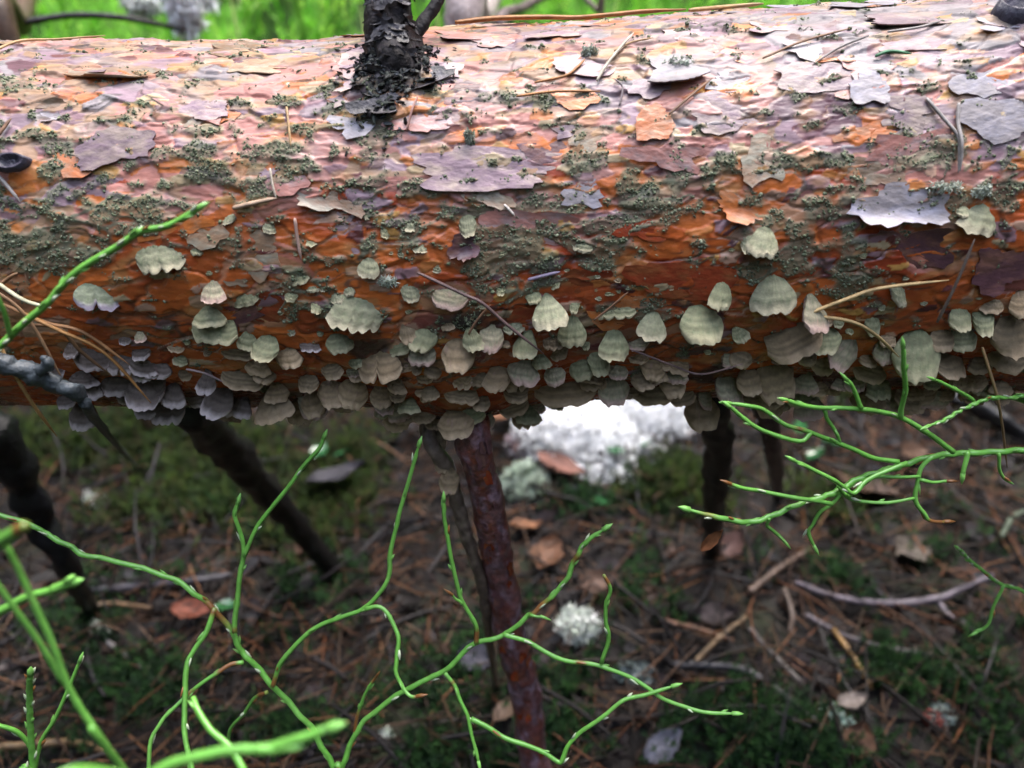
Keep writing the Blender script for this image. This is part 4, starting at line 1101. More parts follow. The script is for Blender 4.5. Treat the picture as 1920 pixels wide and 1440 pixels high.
# crumbs of lichen
def lichen(name, px, py, wpx, hpx, depth, label, n=260, cl=((0.62, 0.64, 0.60), (0.70, 0.71, 0.68), (0.5, 0.54, 0.48)), base=None, squash=0.6, size=None, core=False):
    """cushion of short forked branches"""
    c = np.array(base) if base is not None else at(px, py, depth)
    w = wpx * depth / FPX / 2; hh = hpx * depth / FPX / 2
    d = RNG.normal(0, 1, (n, 3)); d /= np.linalg.norm(d, axis=1)[:, None]
    rr = RNG.random(n) ** 0.4
    pos = d * rr[:, None] * np.array((w, w * squash, hh))
    s = (size or 0.14 * min(w, hh)) * (0.6 + 0.8 * RNG.random(n))
    pv = []; pf = []
    for k in range(3):
        a = k * 2.1; dx, dy = math.cos(a) * 0.7, math.sin(a) * 0.7
        o = len(pv)
        pv += [(-.22, 0, -.3), (.18, .18, -.3), (.1, -.2, -.3), (dx - .2, dy, .9), (dx + .2, dy + .15, 1.0), (dx + .05, dy - .2, .85), (dx * 1.4, dy * 1.4, 1.5)]
        pf += [(o, o + 1, o + 4), (o, o + 4, o + 3), (o + 1, o + 2, o + 5), (o + 1, o + 5, o + 4), (o + 2, o, o + 3), (o + 2, o + 3, o + 5), (o + 3, o + 4, o + 6), (o + 4, o + 5, o + 6), (o + 5, o + 3, o + 6)]
    v, f, cc = scatter(pv, np.array(pf), pos, rand_rot(n), s, pick(cl, n) / 0.9)
    if core:                                       # the dense inside of the cushion
        a_ = np.arange(28) / 28 * 6.283; b_ = np.linspace(-1.57, 1.57, 16)
        A_, B_ = np.meshgrid(a_, b_)
        rr_ = 0.76 * (1 + 0.22 * fbm(np.cos(A_) * 3 + px, np.sin(A_) * 3 + B_ * 3, 5, 3))
        cv = np.stack([rr_ * np.cos(B_) * np.cos(A_) * w, rr_ * np.cos(B_) * np.sin(A_) * w * squash, rr_ * np.sin(B_) * hh], -1).reshape(-1, 3)
        cf = np.array([(i * 28 + j, i * 28 + (j + 1) % 28, (i + 1) * 28 + (j + 1) % 28) for i in range(15) for j in range(28)] + [(i * 28 + j, (i + 1) * 28 + (j + 1) % 28, (i + 1) * 28 + j) for i in range(15) for j in range(28)]) + len(v)
        v = np.vstack([v, cv]); f = np.vstack([f, cf]); cc = np.vstack([cc, np.full((len(cv), 3), .93)])
    o = link(name, mesh_np(name, v, f, np.clip(cc, 0, .94), M_lichen, False), None, c)
    return tag(o, label, 'lichen', 'pale lichen clumps')
for px, py, w, hh, lb in [(726, 528, 34, 18, 'white lichen speck on the log above the big notched bracket'), (880, 262, 16, 28, 'white lichen speck on pinkish bark near the middle'), (1105, 110, 30, 20, 'pale lichen tuft on the upper bark right of the stub'), (1270, 128, 60, 24, 'pale green lichen on the torn pale flake'), (1770, 352, 70, 26, 'pale green lichen crust beside the papery grey flake'), (1840, 360, 40, 24, 'pale lichen crust near the right edge above the wide fan')]:
    x, th, d, _ = hit(px, py)
    lichen('lichen_tuft', 0, 0, w, hh, d, lb, 90, ((0.45, 0.48, 0.40), (0.52, 0.55, 0.47), (0.34, 0.38, 0.30)), base=srf(x, th, 0.0008), squash=0.3, size=.0007)

# ================================================================== GREEN BILBERRY STEMS
GREEN = np.array((0.12, 0.38, 0.045)); GREEN2 = np.array((0.19, 0.44, 0.09)); RUST = np.array((0.24, 0.10, 0.03)); CREAM = np.array((0.55, 0.62, 0.42))
def plant(name, label, twigs, root=None, hue=1.0, cat='bilberry plant', group='leafless green bilberry shoots'):
    """twigs: (pixel polyline with depth, width px, brown stretches as (from,to) of the length, tip)"""
    first = np.array(root) if root is not None else at(*twigs[0][0][0])
    root_o = empty(name, first)
    tag(root_o, label, cat, group)
    buds = Parts()
    for q, (pl, wpx, brown, tip) in enumerate(twigs):
        pts = np.array([at(*p) for p in pl])
        if q == 0 and root is not None: pts = np.vstack([np.array(root), pts])
        L = np.linalg.norm(np.diff(pts, axis=0), axis=1).sum()
        n = max(12, int(L / 0.0016)); n = min(n, 160)
        p = spline(pts, n)
        s = np.linspace(0, 1, n)
        dm = pl[len(pl) // 2][2]
        # a little zigzag from node to node
        seg = 0.011
        k = s * L / seg
        k = k + 0.35 * pn(k * 0.6 + q * 3.1, k * 0 + q); zz = (np.abs((k % 2) - 1) - 0.5) * 0.0008
        t, a, b = frames(p)
        amp = np.minimum(1, np.minimum(s, 1 - s) * 8) * (0.12 if dm < .23 or 'corner' in label else 1)
        p = p + a * (zz * amp)[:, None] + b * (0.0004 * np.sin(k * 0.8 + q) * amp)[:, None]
        w = 0.95 * wpx * dm / FPX
        node = np.exp(-((k - np.round(k)) / 0.10) ** 2)
        rad = w / 2 * (1.03 - 0.22 * s) * (1 + (0.03 if dm < .23 else 0.09) * node)
        if tip: rad = rad * np.interp(s, [0, .95, 1], [1, 1, .45])
        v, f = tube(p, rad, 8, 0.2)
        cc = np.empty((n, 3)); mixn = 0.5 + 0.5 * fbm(k * 0.35 + q * 5, np.zeros(n) + q, 3, 2)
        cc[:] = GREEN * (1 - mixn[:, None]) + GREEN2 * mixn[:, None]
        for (b0, b1) in brown:
            m = (sstep(b0 - .02, b0 + .02, s) * (1 - sstep(b1 - .02, b1 + .02, s)))[:, None]
            cc = cc * (1 - m) + RUST * m
        vc = np.repeat(cc, 8, 0); vc = np.vstack([vc, cc[0], cc[-1]]) * hue
        first_np = first
        mb = Parts(); mb.add(v, f, vc); mb.build('stem' if q == 0 else 'twig', M_stem, root_o, first_np)
        # buds alternate along the twig
        t, a, b = frames(p)
        nb = int(L / seg)
        for i in range(1, nb + 1):
            ii = min(n - 1, int(i / (L / seg) * (n - 1)))
            if ii < 3 or dm < .2: continue
            sd = 1 if i % 2 else -1
            side = a[ii] * sd * 0.8 + b[ii] * RNG.normal(0, .6)
            side /= np.linalg.norm(side)
            o = p[ii] + side * rad[ii] * 0.7
            e = o + t[ii] * 0.0022 * RNG.uniform(.7, 1.5) + side * 0.0009
            bv, bf = tube(np.array([o - t[ii] * .0004, o + (e - o) * .4, e]), np.array([.00045, .0006, .00012]) * RNG.uniform(.55, 1.0), 5, 0)
            buds.add(bv, bf, (CREAM if RNG.random() < .35 else GREEN2 if RNG.random() < .75 else RUST * 1.3) * hue)
        if tip:
            o = p[-1]; e = o + t[-1] * 0.0032
            bv, bf = tube(np.array([o - t[-1] * .001, o + t[-1] * .0012, e]), np.array([w * .42, w * .40, .0001]), 6, 0)
            buds.add(bv, bf, (GREEN2 * 1.2 if tip == 1 else RUST) * hue)
    if buds.n:
        b_ = buds.build('buds', M_stem, root_o, first); b_['kind'] = 'stuff'
    return root_o

def dz(pts, d0, d1):                           # pixel polyline -> depth runs from d0 to d1
    n = len(pts)
    return [(x, y, d0 + (d1 - d0) * i / (n - 1)) for i, (x, y) in enumerate(pts)]
A1 = dz([(640, 1475), (628, 1445), (610, 1410), (585, 1365), (548, 1325), (510, 1285), (470, 1240), (452, 1220), (440, 1190), (400, 1140), (370, 1118), (330, 1090), (280, 1070), (215, 1050), (160, 1040), (130, 1025), (90, 1005), (60, 985), (0, 965), (-40, 945)], .30, .275)
gA = at(700, 1900, .42); rootA = np.array((gA[0], gA[1], float(gz(gA[0], gA[1])) - .005))
plant('bilberry_shoot', 'leafless green bilberry shoot arching up to the left edge, rusty joint in its middle', [
 (A1, 14, [(.47, .53)], 0),
 (dz([(440, 1186), (440, 1150), (447, 1100), (457, 1040), (450, 1000), (442, 965), (447, 940)], .287, .28), 11, [(0, .04)], 1),
 (dz([(458, 1042), (480, 995), (510, 950), (545, 905), (570, 870), (598, 838), (608, 818)], .283, .275), 10, [], 1),
 (dz([(403, 1140), (387, 1180), (365, 1215), (350, 1250), (345, 1300), (347, 1350), (350, 1400), (362, 1450)], .285, .27), 12, [(0, .05)], 0),
 (dz([(456, 1242), (430, 1245), (405, 1260), (380, 1278), (355, 1300), (335, 1318), (312, 1340), (300, 1360), (283, 1395), (278, 1450)], .288, .275), 10, [(.05, .22), (.42, .48)], 0),
 (dz([(511, 1287), (520, 1258), (532, 1235), (560, 1205), (600, 1175), (640, 1158), (682, 1143), (712, 1110), (730, 1072), (735, 1020), (745, 970), (762, 920), (775, 870), (786, 833)], .29, .272), 11, [(0, .05)], 1),
 (dz([(686, 1142), (706, 1137), (722, 1147), (738, 1175), (748, 1200), (745, 1240), (742, 1265), (755, 1292), (770, 1306), (786, 1305)], .28, .272), 10, [(.95, 1)], 2),
 (dz([(500, 1298), (480, 1310), (455, 1340), (435, 1365), (425, 1400)], .29, .31), 8, [(0, .2)], 1)], rootA)
gB = at(640, 1900, .42); rootB = np.array((gB[0], gB[1], float(gz(gB[0], gB[1])) - .005))
plant('bilberry_shoot', 'leafless green bilberry shoot spreading across the bottom middle in front of the reddish branch', [
 (dz([(630, 1500), (640, 1445), (655, 1400), (675, 1360), (712, 1328), (770, 1290), (830, 1260), (888, 1207), (945, 1190), (985, 1160), (1002, 1150), (1030, 1122), (1058, 1090), (1075, 1055), (1090, 1030), (1107, 1010), (1135, 991)], .30, .28), 13, [(.64, .70), (.83, .86)], 1),
 (dz([(893, 1207), (892, 1178), (870, 1135), (858, 1100), (845, 1050), (840, 1000), (832, 965), (832, 936)], .287, .272), 10, [(.02, .13)], 1),
 (dz([(945, 1190), (985, 1203), (1030, 1225), (1070, 1240), (1120, 1245), (1165, 1262), (1210, 1287), (1252, 1315), (1310, 1335), (1378, 1338)], .286, .28), 11, [(.36, .39)], 1),
 (dz([(1128, 1243), (1140, 1200), (1135, 1165), (1138, 1130), (1144, 1105), (1132, 1078)], .282, .274), 9, [(.88, 1)], 0),
 (dz([(835, 1262), (850, 1280), (862, 1310), (880, 1345), (886, 1385), (898, 1432)], .29, .285), 9, [(.16, .2)], 1),
 (dz([(884, 1348), (920, 1365), (950, 1385), (990, 1400), (1020, 1412), (1052, 1432), (1065, 1400), (1085, 1375), (1130, 1345), (1170, 1310), (1215, 1300), (1264, 1286)], .287, .28), 11, [], 1),
 (dz([(665, 1380), (670, 1340), (680, 1310), (693, 1290), (706, 1268)], .297, .29), 7, [(0, .3), (.85, 1)], 2),
 (dz([(995, 1153), (1008, 1157), (1018, 1157)], .284, .283), 7, [], 1),
 (dz([(866, 1132), (852, 1124), (845, 1113)], .28, .278), 7, [], 2)], rootB)
rootC = np.array((.36, -.10, float(gz(.36, -.10)) - .005))
plant('bilberry_shoot', 'much-branched green bilberry shoot reaching in from the right edge', [
 (dz([(2150, 1000), (2010, 860), (1940, 846), (1880, 848), (1810, 848), (1760, 855), (1700, 870), (1660, 880), (1620, 895), (1580, 915), (1550, 928), (1500, 946), (1450, 966), (1400, 978), (1350, 972), (1288, 955)], .27, .25), 15, [(.955, .97)], 1),
 (dz([(1788, 848), (1740, 815), (1690, 785), (1640, 770), (1600, 765), (1540, 763), (1500, 756), (1472, 750)], .258, .245), 11, [], 1),
 (dz([(1689, 785), (1695, 740), (1697, 700), (1693, 648)], .252, .235), 11, [], 1),
 (dz([(1616, 766), (1602, 735), (1586, 710)], .25, .245), 9, [], 1),
 (dz([(1685, 866), (1640, 857), (1600, 840), (1550, 822), (1510, 807), (1470, 797), (1430, 770), (1400, 762), (1365, 756)], .257, .247), 10, [(.52, .56)], 1),
 (dz([(1520, 812), (1500, 826), (1440, 810), (1410, 797), (1383, 777), (1367, 762)], .252, .246), 10, [], 1),
 (dz([(1700, 868), (1625, 900), (1600, 926), (1580, 915), (1560, 900), (1520, 880), (1486, 862)], .256, .246), 10, [], 1),
 (dz([(1590, 908), (1562, 945), (1540, 962), (1525, 985), (1514, 1000), (1528, 1027)], .256, .262), 9, [], 1),
 (dz([(1748, 856), (1728, 878), (1722, 910), (1718, 940), (1730, 962), (1742, 975), (1775, 978)], .258, .262), 10, [(.80, 1)], 2),
 (dz([(1590, 930), (1612, 915), (1640, 895), (1680, 892), (1725, 893)], .255, .259), 9, [], 0),
 (dz([(1572, 910), (1590, 930), (1612, 938), (1660, 940), (1715, 934)], .255, .26), 9, [], 0),
 (dz([(1812, 848), (1808, 870), (1805, 892)], .258, .258), 12, [], 1),
 (dz([(1442, 972), (1438, 985), (1452, 998), (1472, 1017)], .253, .258), 8, [], 1),
 (dz([(1560, 945), (1500, 936), (1440, 926), (1400, 918), (1366, 906)], .254, .247), 10, [(.96, 1)], 2),
 (dz([(1545, 768), (1548, 785), (1562, 805), (1575, 830)], .25, .254), 8, [], 0),
 (dz([(1725, 900), (1750, 905), (1780, 902)], .259, .26), 8, [], 2),
 (dz([(1872, 850), (1874, 880), (1890, 902)], .258, .262), 7, [], 1)], rootC)
plant('bilberry_shoot', 'short green bilberry shoot at the right edge just above the much-branched one', [
 (dz([(2180, 790), (2000, 745), (1930, 743), (1880, 745), (1830, 755), (1785, 780), (1738, 800)], .27, .25), 9, [], 1),
 (dz([(1826, 752), (1795, 735), (1750, 711)], .258, .25), 8, [], 1),
 (dz([(1960, 770), (1900, 745), (1850, 730), (1810, 726)], .29, .33), 10, [], 1)], np.array((.40, -.06, float(gz(.40, -.06)) - .005)))
plant('bilberry_shoot', 'thin green zigzag shoot low at the right edge', [
 (dz([(2060, 1200), (1930, 1117), (1880, 1095), (1840, 1070), (1815, 1045), (1796, 1028)], .33, .31), 8, [], 1),
 (dz([(1882, 1098), (1866, 1135), (1855, 1170), (1828, 1187)], .315, .32), 7, [], 1)], np.array((.30, -.10, float(gz(.30, -.10)) - .005)))
plant('bilberry_shoot', 'single green shoot crossing the left part of the log', [
 (dz([(-120, 790), (-40, 690), (8, 642), (40, 610), (90, 568), (112, 540), (150, 505), (220, 462), (262, 435), (310, 425), (350, 405), (374, 390)], .215, .205), 15, [], 1),
 (dz([(20, 632), (12, 600), (0, 568), (-25, 520)], .211, .20), 13, [], 0)], np.array((-.30, -.13, float(gz(-.30, -.13)) - .005)))
plant('bilberry_shoot', 'pair of small green shoots standing at the bottom left corner', [
 (dz([(75, 1500), (62, 1440), (57, 1360), (55, 1300), (57, 1262)], .26, .24), 15, [], 1),
 (dz([(66, 1440), (78, 1390), (102, 1350), (125, 1300), (150, 1238)], .258, .25), 9, [], 1),
 (dz([(68, 1420), (50, 1390), (28, 1370), (-10, 1358)], .258, .25), 11, [], 0)], np.array((-.16, -.16, float(gz(-.16, -.16)) - .005)))
plant('bilberry_shoot', 'blurred green shoot at the left edge with a split tip', [
 (dz([(-200, 1260), (-60, 1185), (0, 1147), (50, 1120), (100, 1106), (140, 1092)], .20, .19), 20, [], 1),
 (dz([(100, 1106), (122, 1096), (130, 1088)], .192, .19), 20, [], 1)], np.array((-.33, -.18, float(gz(-.33, -.18)) - .005)))
plant('bilberry_shoot', 'dark green blurred stems running down the left side', [
 (dz([(260, 1480), (200, 1400), (135, 1300), (95, 1200), (50, 1100), (15, 1030), (-20, 980)], .185, .165), 17, [], 0),
 (dz([(120, 1280), (70, 1200), (20, 1130), (-30, 1060)], .18, .17), 14, [], 0),
 (dz([(-40, 1040), (0, 1015), (25, 1000), (48, 985)], .16, .155), 30, [(.8, 1)], 0)], np.array((-.05, -.20, float(gz(-.05, -.20)) - .005)), 0.8)
plant('bilberry_shoot', 'thick blurred green shoot nearest the camera at the bottom', [
 (dz([(150, 1600), (280, 1455), (400, 1412), (500, 1402), (560, 1385), (622, 1364)], .150, .145), 27, [], 1),
 (dz([(480, 1404), (515, 1406), (542, 1402)], .147, .146), 22, [], 1),
 (dz([(460, 1450), (430, 1400), (395, 1368), (370, 1330), (362, 1308)], .20, .21), 16, [], 0)], np.array((-.09, -.20, float(gz(-.09, -.20)) - .005)))
# a brown leaf still hanging from the right shoot
def leaf(name, px, py, lpx, wpx, depth, ang, colr, label, curl=0.3, tilt=None, cat='dead leaf', group=None, base=None, mat_=None, seed=0):
    L = lpx * depth / FPX; W = wpx * depth / FPX
    nu, nv_ = 10, 7
    u = np.linspace(0, 1, nu)[:, None]; v = np.linspace(-1, 1, nv_)[None, :]
    hw = W / 2 * np.sin(math.pi * np.clip(u, 0.02, 0.98) ** 0.85) ** 0.8 * (1 + 0.10 * np.sin(u * 23 + seed))
    x = (u - 0.5) * L + 0 * v; y = v * hw
    z = curl * W * (v ** 2 * 0.5 + 0.5 * (u - 0.5) ** 2 * 2) + 0.05 * W * np.sin(u * 9 + v * 3 + seed) - 0.02 * W * (np.abs(v) < .1)
    V = np.stack([x, y, z], -1).reshape(-1, 3)
    F = grid_faces(nu, nv_)
    n = len(V); V2 = np.vstack([V, V - np.array((0, 0, .0003))]); F2 = np.vstack([F, F[:, ::-1] + n])
    cc = np.array(colr) * (1 + 0.45 * fbm(u * 4 + seed, v * 2 + seed * .3, 5, 3))[..., None]
    cc = np.where((np.abs(v) < .1)[..., None], cc * 1.3, cc).reshape(-1, 3)
    o = link(name, mesh_np(name, V2, F2, np.clip(np.vstack([cc, cc]), .004, .9), mat_ or M_leaf))
    p = base if base is not None else at(px, py, depth)
    o.location = p
    t = tilt if tilt is not None else (RNG.normal(0, .25), RNG.normal(0, .25))
    o.rotation_euler = (t[0], t[1], ang)
    return tag(o, label, cat, group)
lf = leaf('dead_leaf', 1335, 1012, 62, 22, .262, 0, (0.22, 0.085, 0.035), 'small brown leaf hanging under the right green shoot', .3, seed=2)
lf.rotation_euler = (R(55), R(-58), R(5))

# ================================================================== STICKS AND BRANCHES UNDER AND BEHIND THE LOG
def stick(name, pts3, radii, colr, label, cat='stick', group=None, k=12, rough=0.25, seed=0, m=None, kids=()):
    p = spline(pts3, max(24, len(pts3) * 9))
    rad = np.interp(np.linspace(0, 1, len(p)), np.linspace(0, 1, len(radii)), radii)
    v, f = tube(p, rad, k, 0, rough, seed)
    c0 = p[0]
    cc = np.clip(np.array(colr) * (1 + 0.7 * fbm(np.arange(len(v)) // k * .3, np.abs(np.arange(len(v)) % k - k / 2) * .5, seed + 3, 3))[:, None], .004, .8)
    o = link(name, mesh_np(name, v - c0, f, cc, m or M_branch), None, c0)
    for kp, kr in kids:
        q = spline(kp, 20); v, f = tube(q, np.linspace(kr, kr * .6, 20), 8, 0, rough, seed + 1)
        link('side_twig', mesh_np('side_twig', v - c0, f, np.tile(colr, (len(v), 1)), m or M_branch), o)
    return tag(o, label, cat, group)
def gl(pts, lift=0.0): return [gpt(x, y) + np.array((0, 0, lift)) for x, y in pts]
BK = (0.005, 0.004, 0.004); GYB = (0.075, 0.065, 0.075); BRB = (0.10, 0.06, 0.04)
stick('dead_branch', [at(350, 755, .34), at(420, 830, .42), at(490, 910, .50), at(560, 990, .55), gpt(640, 1085)], [.009, .0098, .0092, .008, .0065], BK, 'dark dead branch slanting down from the log on the left', 'dead branch', seed=1, rough=.55, k=18)
stick('dead_branch', [at(-30, 800, .40), at(40, 900, .43), at(80, 980, .45), at(125, 1060, .47), gpt(175, 1150)], [.012, .010, .008, .0065, .005], (0.007, 0.007, 0.010), 'blue-black dead branch at the left edge under the log', 'dead branch', seed=2, rough=.55, k=18)
stick('dead_branch', [at(1335, 745, .36), at(1345, 830, .42), at(1340, 920, .48), gpt(1335, 1040)], [.007, .008, .0075, .006], BK, 'black upright branch under the log right of the white lichen', 'dead branch', seed=3, rough=.55, k=18)
stick('dead_branch', [at(1425, 735, .36), at(1440, 790, .40), at(1450, 850, .45), gpt(1460, 930)], [.005, .005, .005, .004], (0.05, 0.026, 0.03), 'reddish branch under the log behind the right green shoot', 'dead branch', seed=4, rough=.55, k=18)
stick('dead_branch', [gpt(1690, 740), gpt(1770, 775) + np.array((0, 0, .02)), gpt(1860, 815) + np.array((0, 0, .02)), gpt(1960, 850)], [.006, .008, .008, .007], BK, 'black twig on the ground at the right edge under the log', 'dead branch', seed=5, rough=.55, k=18)
stick('crusted_twig', [at(-60, 640, .235), at(0, 680, .238), at(60, 700, .242), at(110, 722, .246), at(148, 740, .25), at(190, 800, .30), gpt(260, 880)], [.0032, .0032, .003, .003, .0022, .0016, .001], (0.055, 0.065, 0.072), 'grey lichen-crusted dark twig at the left below the needle bunch', 'twig', seed=6, rough=.7, kids=[([at(60, 700, .242), at(90, 685, .24), at(80, 670, .238)], .0022)])
for k in range(1):
    tw2 = [on_log(800, 775, -.004), at(808, 830, .30), at(840, 880, .305), at(862, 960, .315), at(880, 1020, .325), at(905, 1100, .345), at(915, 1180, .38)]
    stick('dead_twig', tw2 + [gpt(930, 1290)], [.0038, .0032, .0030, .0030, .0028, .0026, .0023, .002], (0.15, 0.11, 0.085), 'thin flaking twig leaning against the left side of the reddish branch', 'dead twig', seed=7, rough=.3)
for (x0, y0, x1, y1, lb) in [(800, 795, 838, 850, 'dusky bracket highest on the thin flaking twig'), (812, 848, 850, 885, 'middle one of three brackets on the thin flaking twig'), (820, 872, 862, 924, 'beige bracket lowest on the thin flaking twig')]:
    d = .296; W = (x1 - x0) * d / FPX; H = (y1 - y0) * d / FPX
    v, f, c = bracket_mesh(W, H * 1.1, 'h', 'b' if y1 > 900 else 'd', x0)
    D = Vector((0, -math.cos(R(45)), -math.sin(R(45)))); X = Vector((1, 0, 0)); U = X.cross(D); U = U if U.z > 0 else -U; X = D.cross(U)
    M = Matrix((X, D, U)).transposed().to_4x4(); M.translation = Vector(at((x0 + x1) / 2, y0, d + .006))
    o = link('bracket_fungus', mesh_np('bracket_fungus', v, f, c, M_fungus)); o.matrix_world = M
    tag(o, lb, 'bracket fungus', 'bracket fungi on the thin twig')
GS = 'sticks lying in the litter'
stick('stick', gl([(1485, 1112), (1560, 1140), (1660, 1152), (1750, 1142), (1800, 1120), (1850, 1100)], .012), [.0022, .0027, .003, .0026, .0018], (0.094, 0.077, 0.094), 'long grey forked stick on the litter at the lower right', 'stick', GS, seed=8, kids=[(gl([(1750, 1142), (1770, 1170), (1800, 1185), (1830, 1215)], .01), .0025)])
stick('stick', gl([(1505, 1170), (1570, 1205), (1640, 1228), (1740, 1245)], .010), [.0023, .002, .0018, .0014], (0.094, 0.077, 0.088), 'grey stick parallel below the long forked one at the lower right', 'stick', GS, seed=9)
stick('stick', gl([(1260, 1262), (1380, 1270), (1450, 1310), (1510, 1360), (1570, 1410), (1640, 1450)], .010), [.0026, .0026, .0024, .002], (0.047, 0.044, 0.050), 'long dark grey stick curving to the bottom edge', 'stick', GS, seed=10)
stick('stick', gl([(1400, 1130), (1450, 1090), (1510, 1050)], .012), [.0025, .0025, .002], (0.110, 0.072, 0.055), 'brown twig slanting up below the small hanging leaf', 'stick', GS, seed=11)
stick('stick', gl([(1465, 1120), (1480, 1170), (1475, 1200)], .010), [.002, .002, .0015], (0.110, 0.077, 0.061), 'short bent brown twig left of the long forked stick', 'stick', GS, seed=12)
stick('stick', gl([(150, 1125), (250, 1118), (350, 1108), (440, 1095)], .010), [.003, .0035, .003, .0025], (0.028, 0.025, 0.033), 'dark blue-grey stick behind the left bilberry shoot', 'stick', GS, seed=13)
stick('stick', gl([(170, 1160), (220, 1152), (290, 1160)], .012), [.002, .0022, .0018], (0.121, 0.072, 0.039), 'tan bent straw below the dark stick at the left', 'stick', GS, seed=14)
stick('stick', gl([(0, 1275), (60, 1255), (140, 1225)], .010), [.0025, .0022, .0018], (0.055, 0.039, 0.036), 'thin brown stick at the left edge', 'stick', GS, seed=15)
stick('stick', gl([(-20, 1420), (80, 1412), (150, 1408), (220, 1430)], .010), [.0025, .0025, .002], (0.165, 0.105, 0.050), 'pale bent straw in the bottom left corner', 'stick', GS, seed=16)
stick('stick', gl([(205, 1215), (240, 1240), (272, 1265)], .008), [.0018, .0018, .0012], (0.154, 0.143, 0.143), 'short pale straw below the tiny blue-white lichen', 'stick', GS, seed=17)
stick('stick', gl([(1860, 1040), (1885, 1000), (1930, 985)], .02), [.0018, .0018, .0012], (0.088, 0.110, 0.077), 'grey green grass stalk at the right edge', 'stick', GS, seed=18)
stick('stick', gl([(1400, 1195), (1440, 1240), (1495, 1295)], .01), [.0018, .0018, .0014], (0.110, 0.094, 0.088), 'straight pale straw left of the grey sticks at the lower right', 'stick', GS, seed=19)
stick('stick', gl([(1555, 1200), (1590, 1250), (1622, 1306)], .012), [.0019, .0019, .0015], (0.198, 0.110, 0.033), 'bright ochre straw crossing under the grey sticks', 'stick', GS, seed=20)
stick('stick', gl([(1300, 1260), (1345, 1215), (1393, 1177)], .012), [.0018, .0018, .0014], (0.165, 0.105, 0.055), 'tan straw left of the straight pale one', 'stick', GS, seed=21)
stick('stick', gl([(1230, 1180), (1300, 1195), (1370, 1218)], .01), [.0022, .002, .0016], (0.132, 0.061, 0.033), 'reddish straw at the lower middle right', 'stick', GS, seed=22)
# upper background sticks
def bgp(px, py, d): return at(px, py, d)
def foot(px, py, d):                           # the same thing's lower end, down on the ground behind the log
    p = at(px, py, d); q = p + np.array((0, .02, 0)); q[2] = float(gz(q[0], q[1])) - .01
    return q
stick('twig', [foot(-70, 90, .56), bgp(-40, 68, .56), bgp(40, 44, .56), bgp(130, 29, .57), bgp(220, 32, .58), bgp(300, 46, .6), bgp(345, 58, .62)], [.0022, .0022, .0023, .0023, .002, .0015], BK, 'thin black arching twig behind the log at the upper left', 'twig', seed=30)
stick('birch_stick', [foot(866, 100, .49), bgp(870, 78, .50), bgp(892, 40, .56), bgp(912, 0, .66), bgp(935, -60, .8)], [.0125, .0125, .0125, .012, .011], (0.46, 0.38, 0.36), 'pale peeling birch stick behind the log right of the stub', 'stick', seed=31)
stick('twig', [bgp(935, 50, .52), bgp(948, 25, .54), bgp(985, 12, .57), bgp(1040, -20, .62)], [.005, .004, .0032, .003], (0.13, 0.095, 0.09), 'grey brown twig leaning on the pale birch stick', 'twig', seed=32)
stick('twig', [bgp(1095, -5, .6), bgp(1120, 20, .6), bgp(1128, 40, .6), foot(1130, 60, .6)], [.002, .002, .0015], (0.25, 0.2, 0.15), 'thin straw standing in the grass behind the log', 'twig', seed=33)
stick('dead_branch', [foot(16, 100, .51), bgp(20, 80, .52), bgp(38, 45, .58), bgp(55, -20, .7)], [.008, .008, .008, .007], (0.09, 0.055, 0.035), 'brown stub of a branch in the grass at the upper left', 'dead branch', seed=34)

# ================================================================== LICHEN, LEAVES, LINGONBERRIES ON THE GROUND
def gdepth(p): return float((p - CAM) @ FWD)
def glichen(px, py, w, hh, label, n, cl=None, lift=0.0, size=None, sq=0.8, core=False):
    p = gpt(px, py); d = gdepth(p)
    return lichen('lichen_clump', px, py, w, hh, d, label, n, cl or ((0.62, 0.66, 0.62), (0.72, 0.74, 0.70), (0.5, 0.56, 0.48)), base=p + np.array((0, 0, lift)), squash=sq, size=size, core=core)
W3 = ((0.93, 0.93, 0.93), (0.94, 0.94, 0.94), (0.91, 0.92, 0.92))
glichen(1085, 815, 260, 150, 'large white lichen cushion under the log, left half of the white patch', 3200, W3, .012, .0026, .8, True)
glichen(1225, 800, 200, 160, 'large white lichen cushion under the log, right half of the white patch', 3000, W3, .012, .0026, .8, True)
glichen(1120, 745, 300, 110, 'white lichen cushion behind the others under the log', 2200, W3, .012, .0030, .8, True)
glichen(1150, 868, 200, 70, 'white lichen running down at the front of the white patch', 1300, W3, .008, .0026, .8, False)
glichen(985, 850, 80, 70, 'pinkish grey lichen and debris at the left end of the white patch', 420, ((0.42, 0.32, 0.34), (0.5, 0.4, 0.42), (0.34, 0.22, 0.2), (0.6, 0.56, 0.58)), .006, .0035)
glichen(985, 925, 90, 90, 'pale green lichen clump right of the reddish branch', 500, ((0.40, 0.48, 0.38), (0.5, 0.56, 0.46), (0.32, 0.38, 0.30)), .008, .004)
glichen(1085, 1188, 84, 66, 'blue-white lichen clump in the litter right of the reddish branch', 420, None, .008, .003)
glichen(1560, 1362, 52, 40, 'turquoise white lichen clump at the lower right', 180, ((0.42, 0.56, 0.50), (0.55, 0.62, 0.58)), .006, .003)
glichen(193, 1190, 34, 34, 'tiny blue-white lichen at the lower left', 110, None, .006, .002)
glichen(725, 1388, 26, 22, 'tiny pale lichen near the bottom left of the middle', 60, None, .004, .002)
glichen(1760, 1350, 50, 34, 'pale lichen beside the red cone at the lower right', 120, ((0.42, 0.56, 0.50), (0.55, 0.62, 0.58)), .006, .0025)
glichen(1190, 1270, 70, 50, 'dim grey lichen in the litter below the blue-white clump', 160, ((0.2, 0.25, 0.24), (0.3, 0.34, 0.33)), .005, .003)
glichen(180, 945, 34, 28, 'dim white lichen on the moss under the log at the left', 90, None, .006, .003)
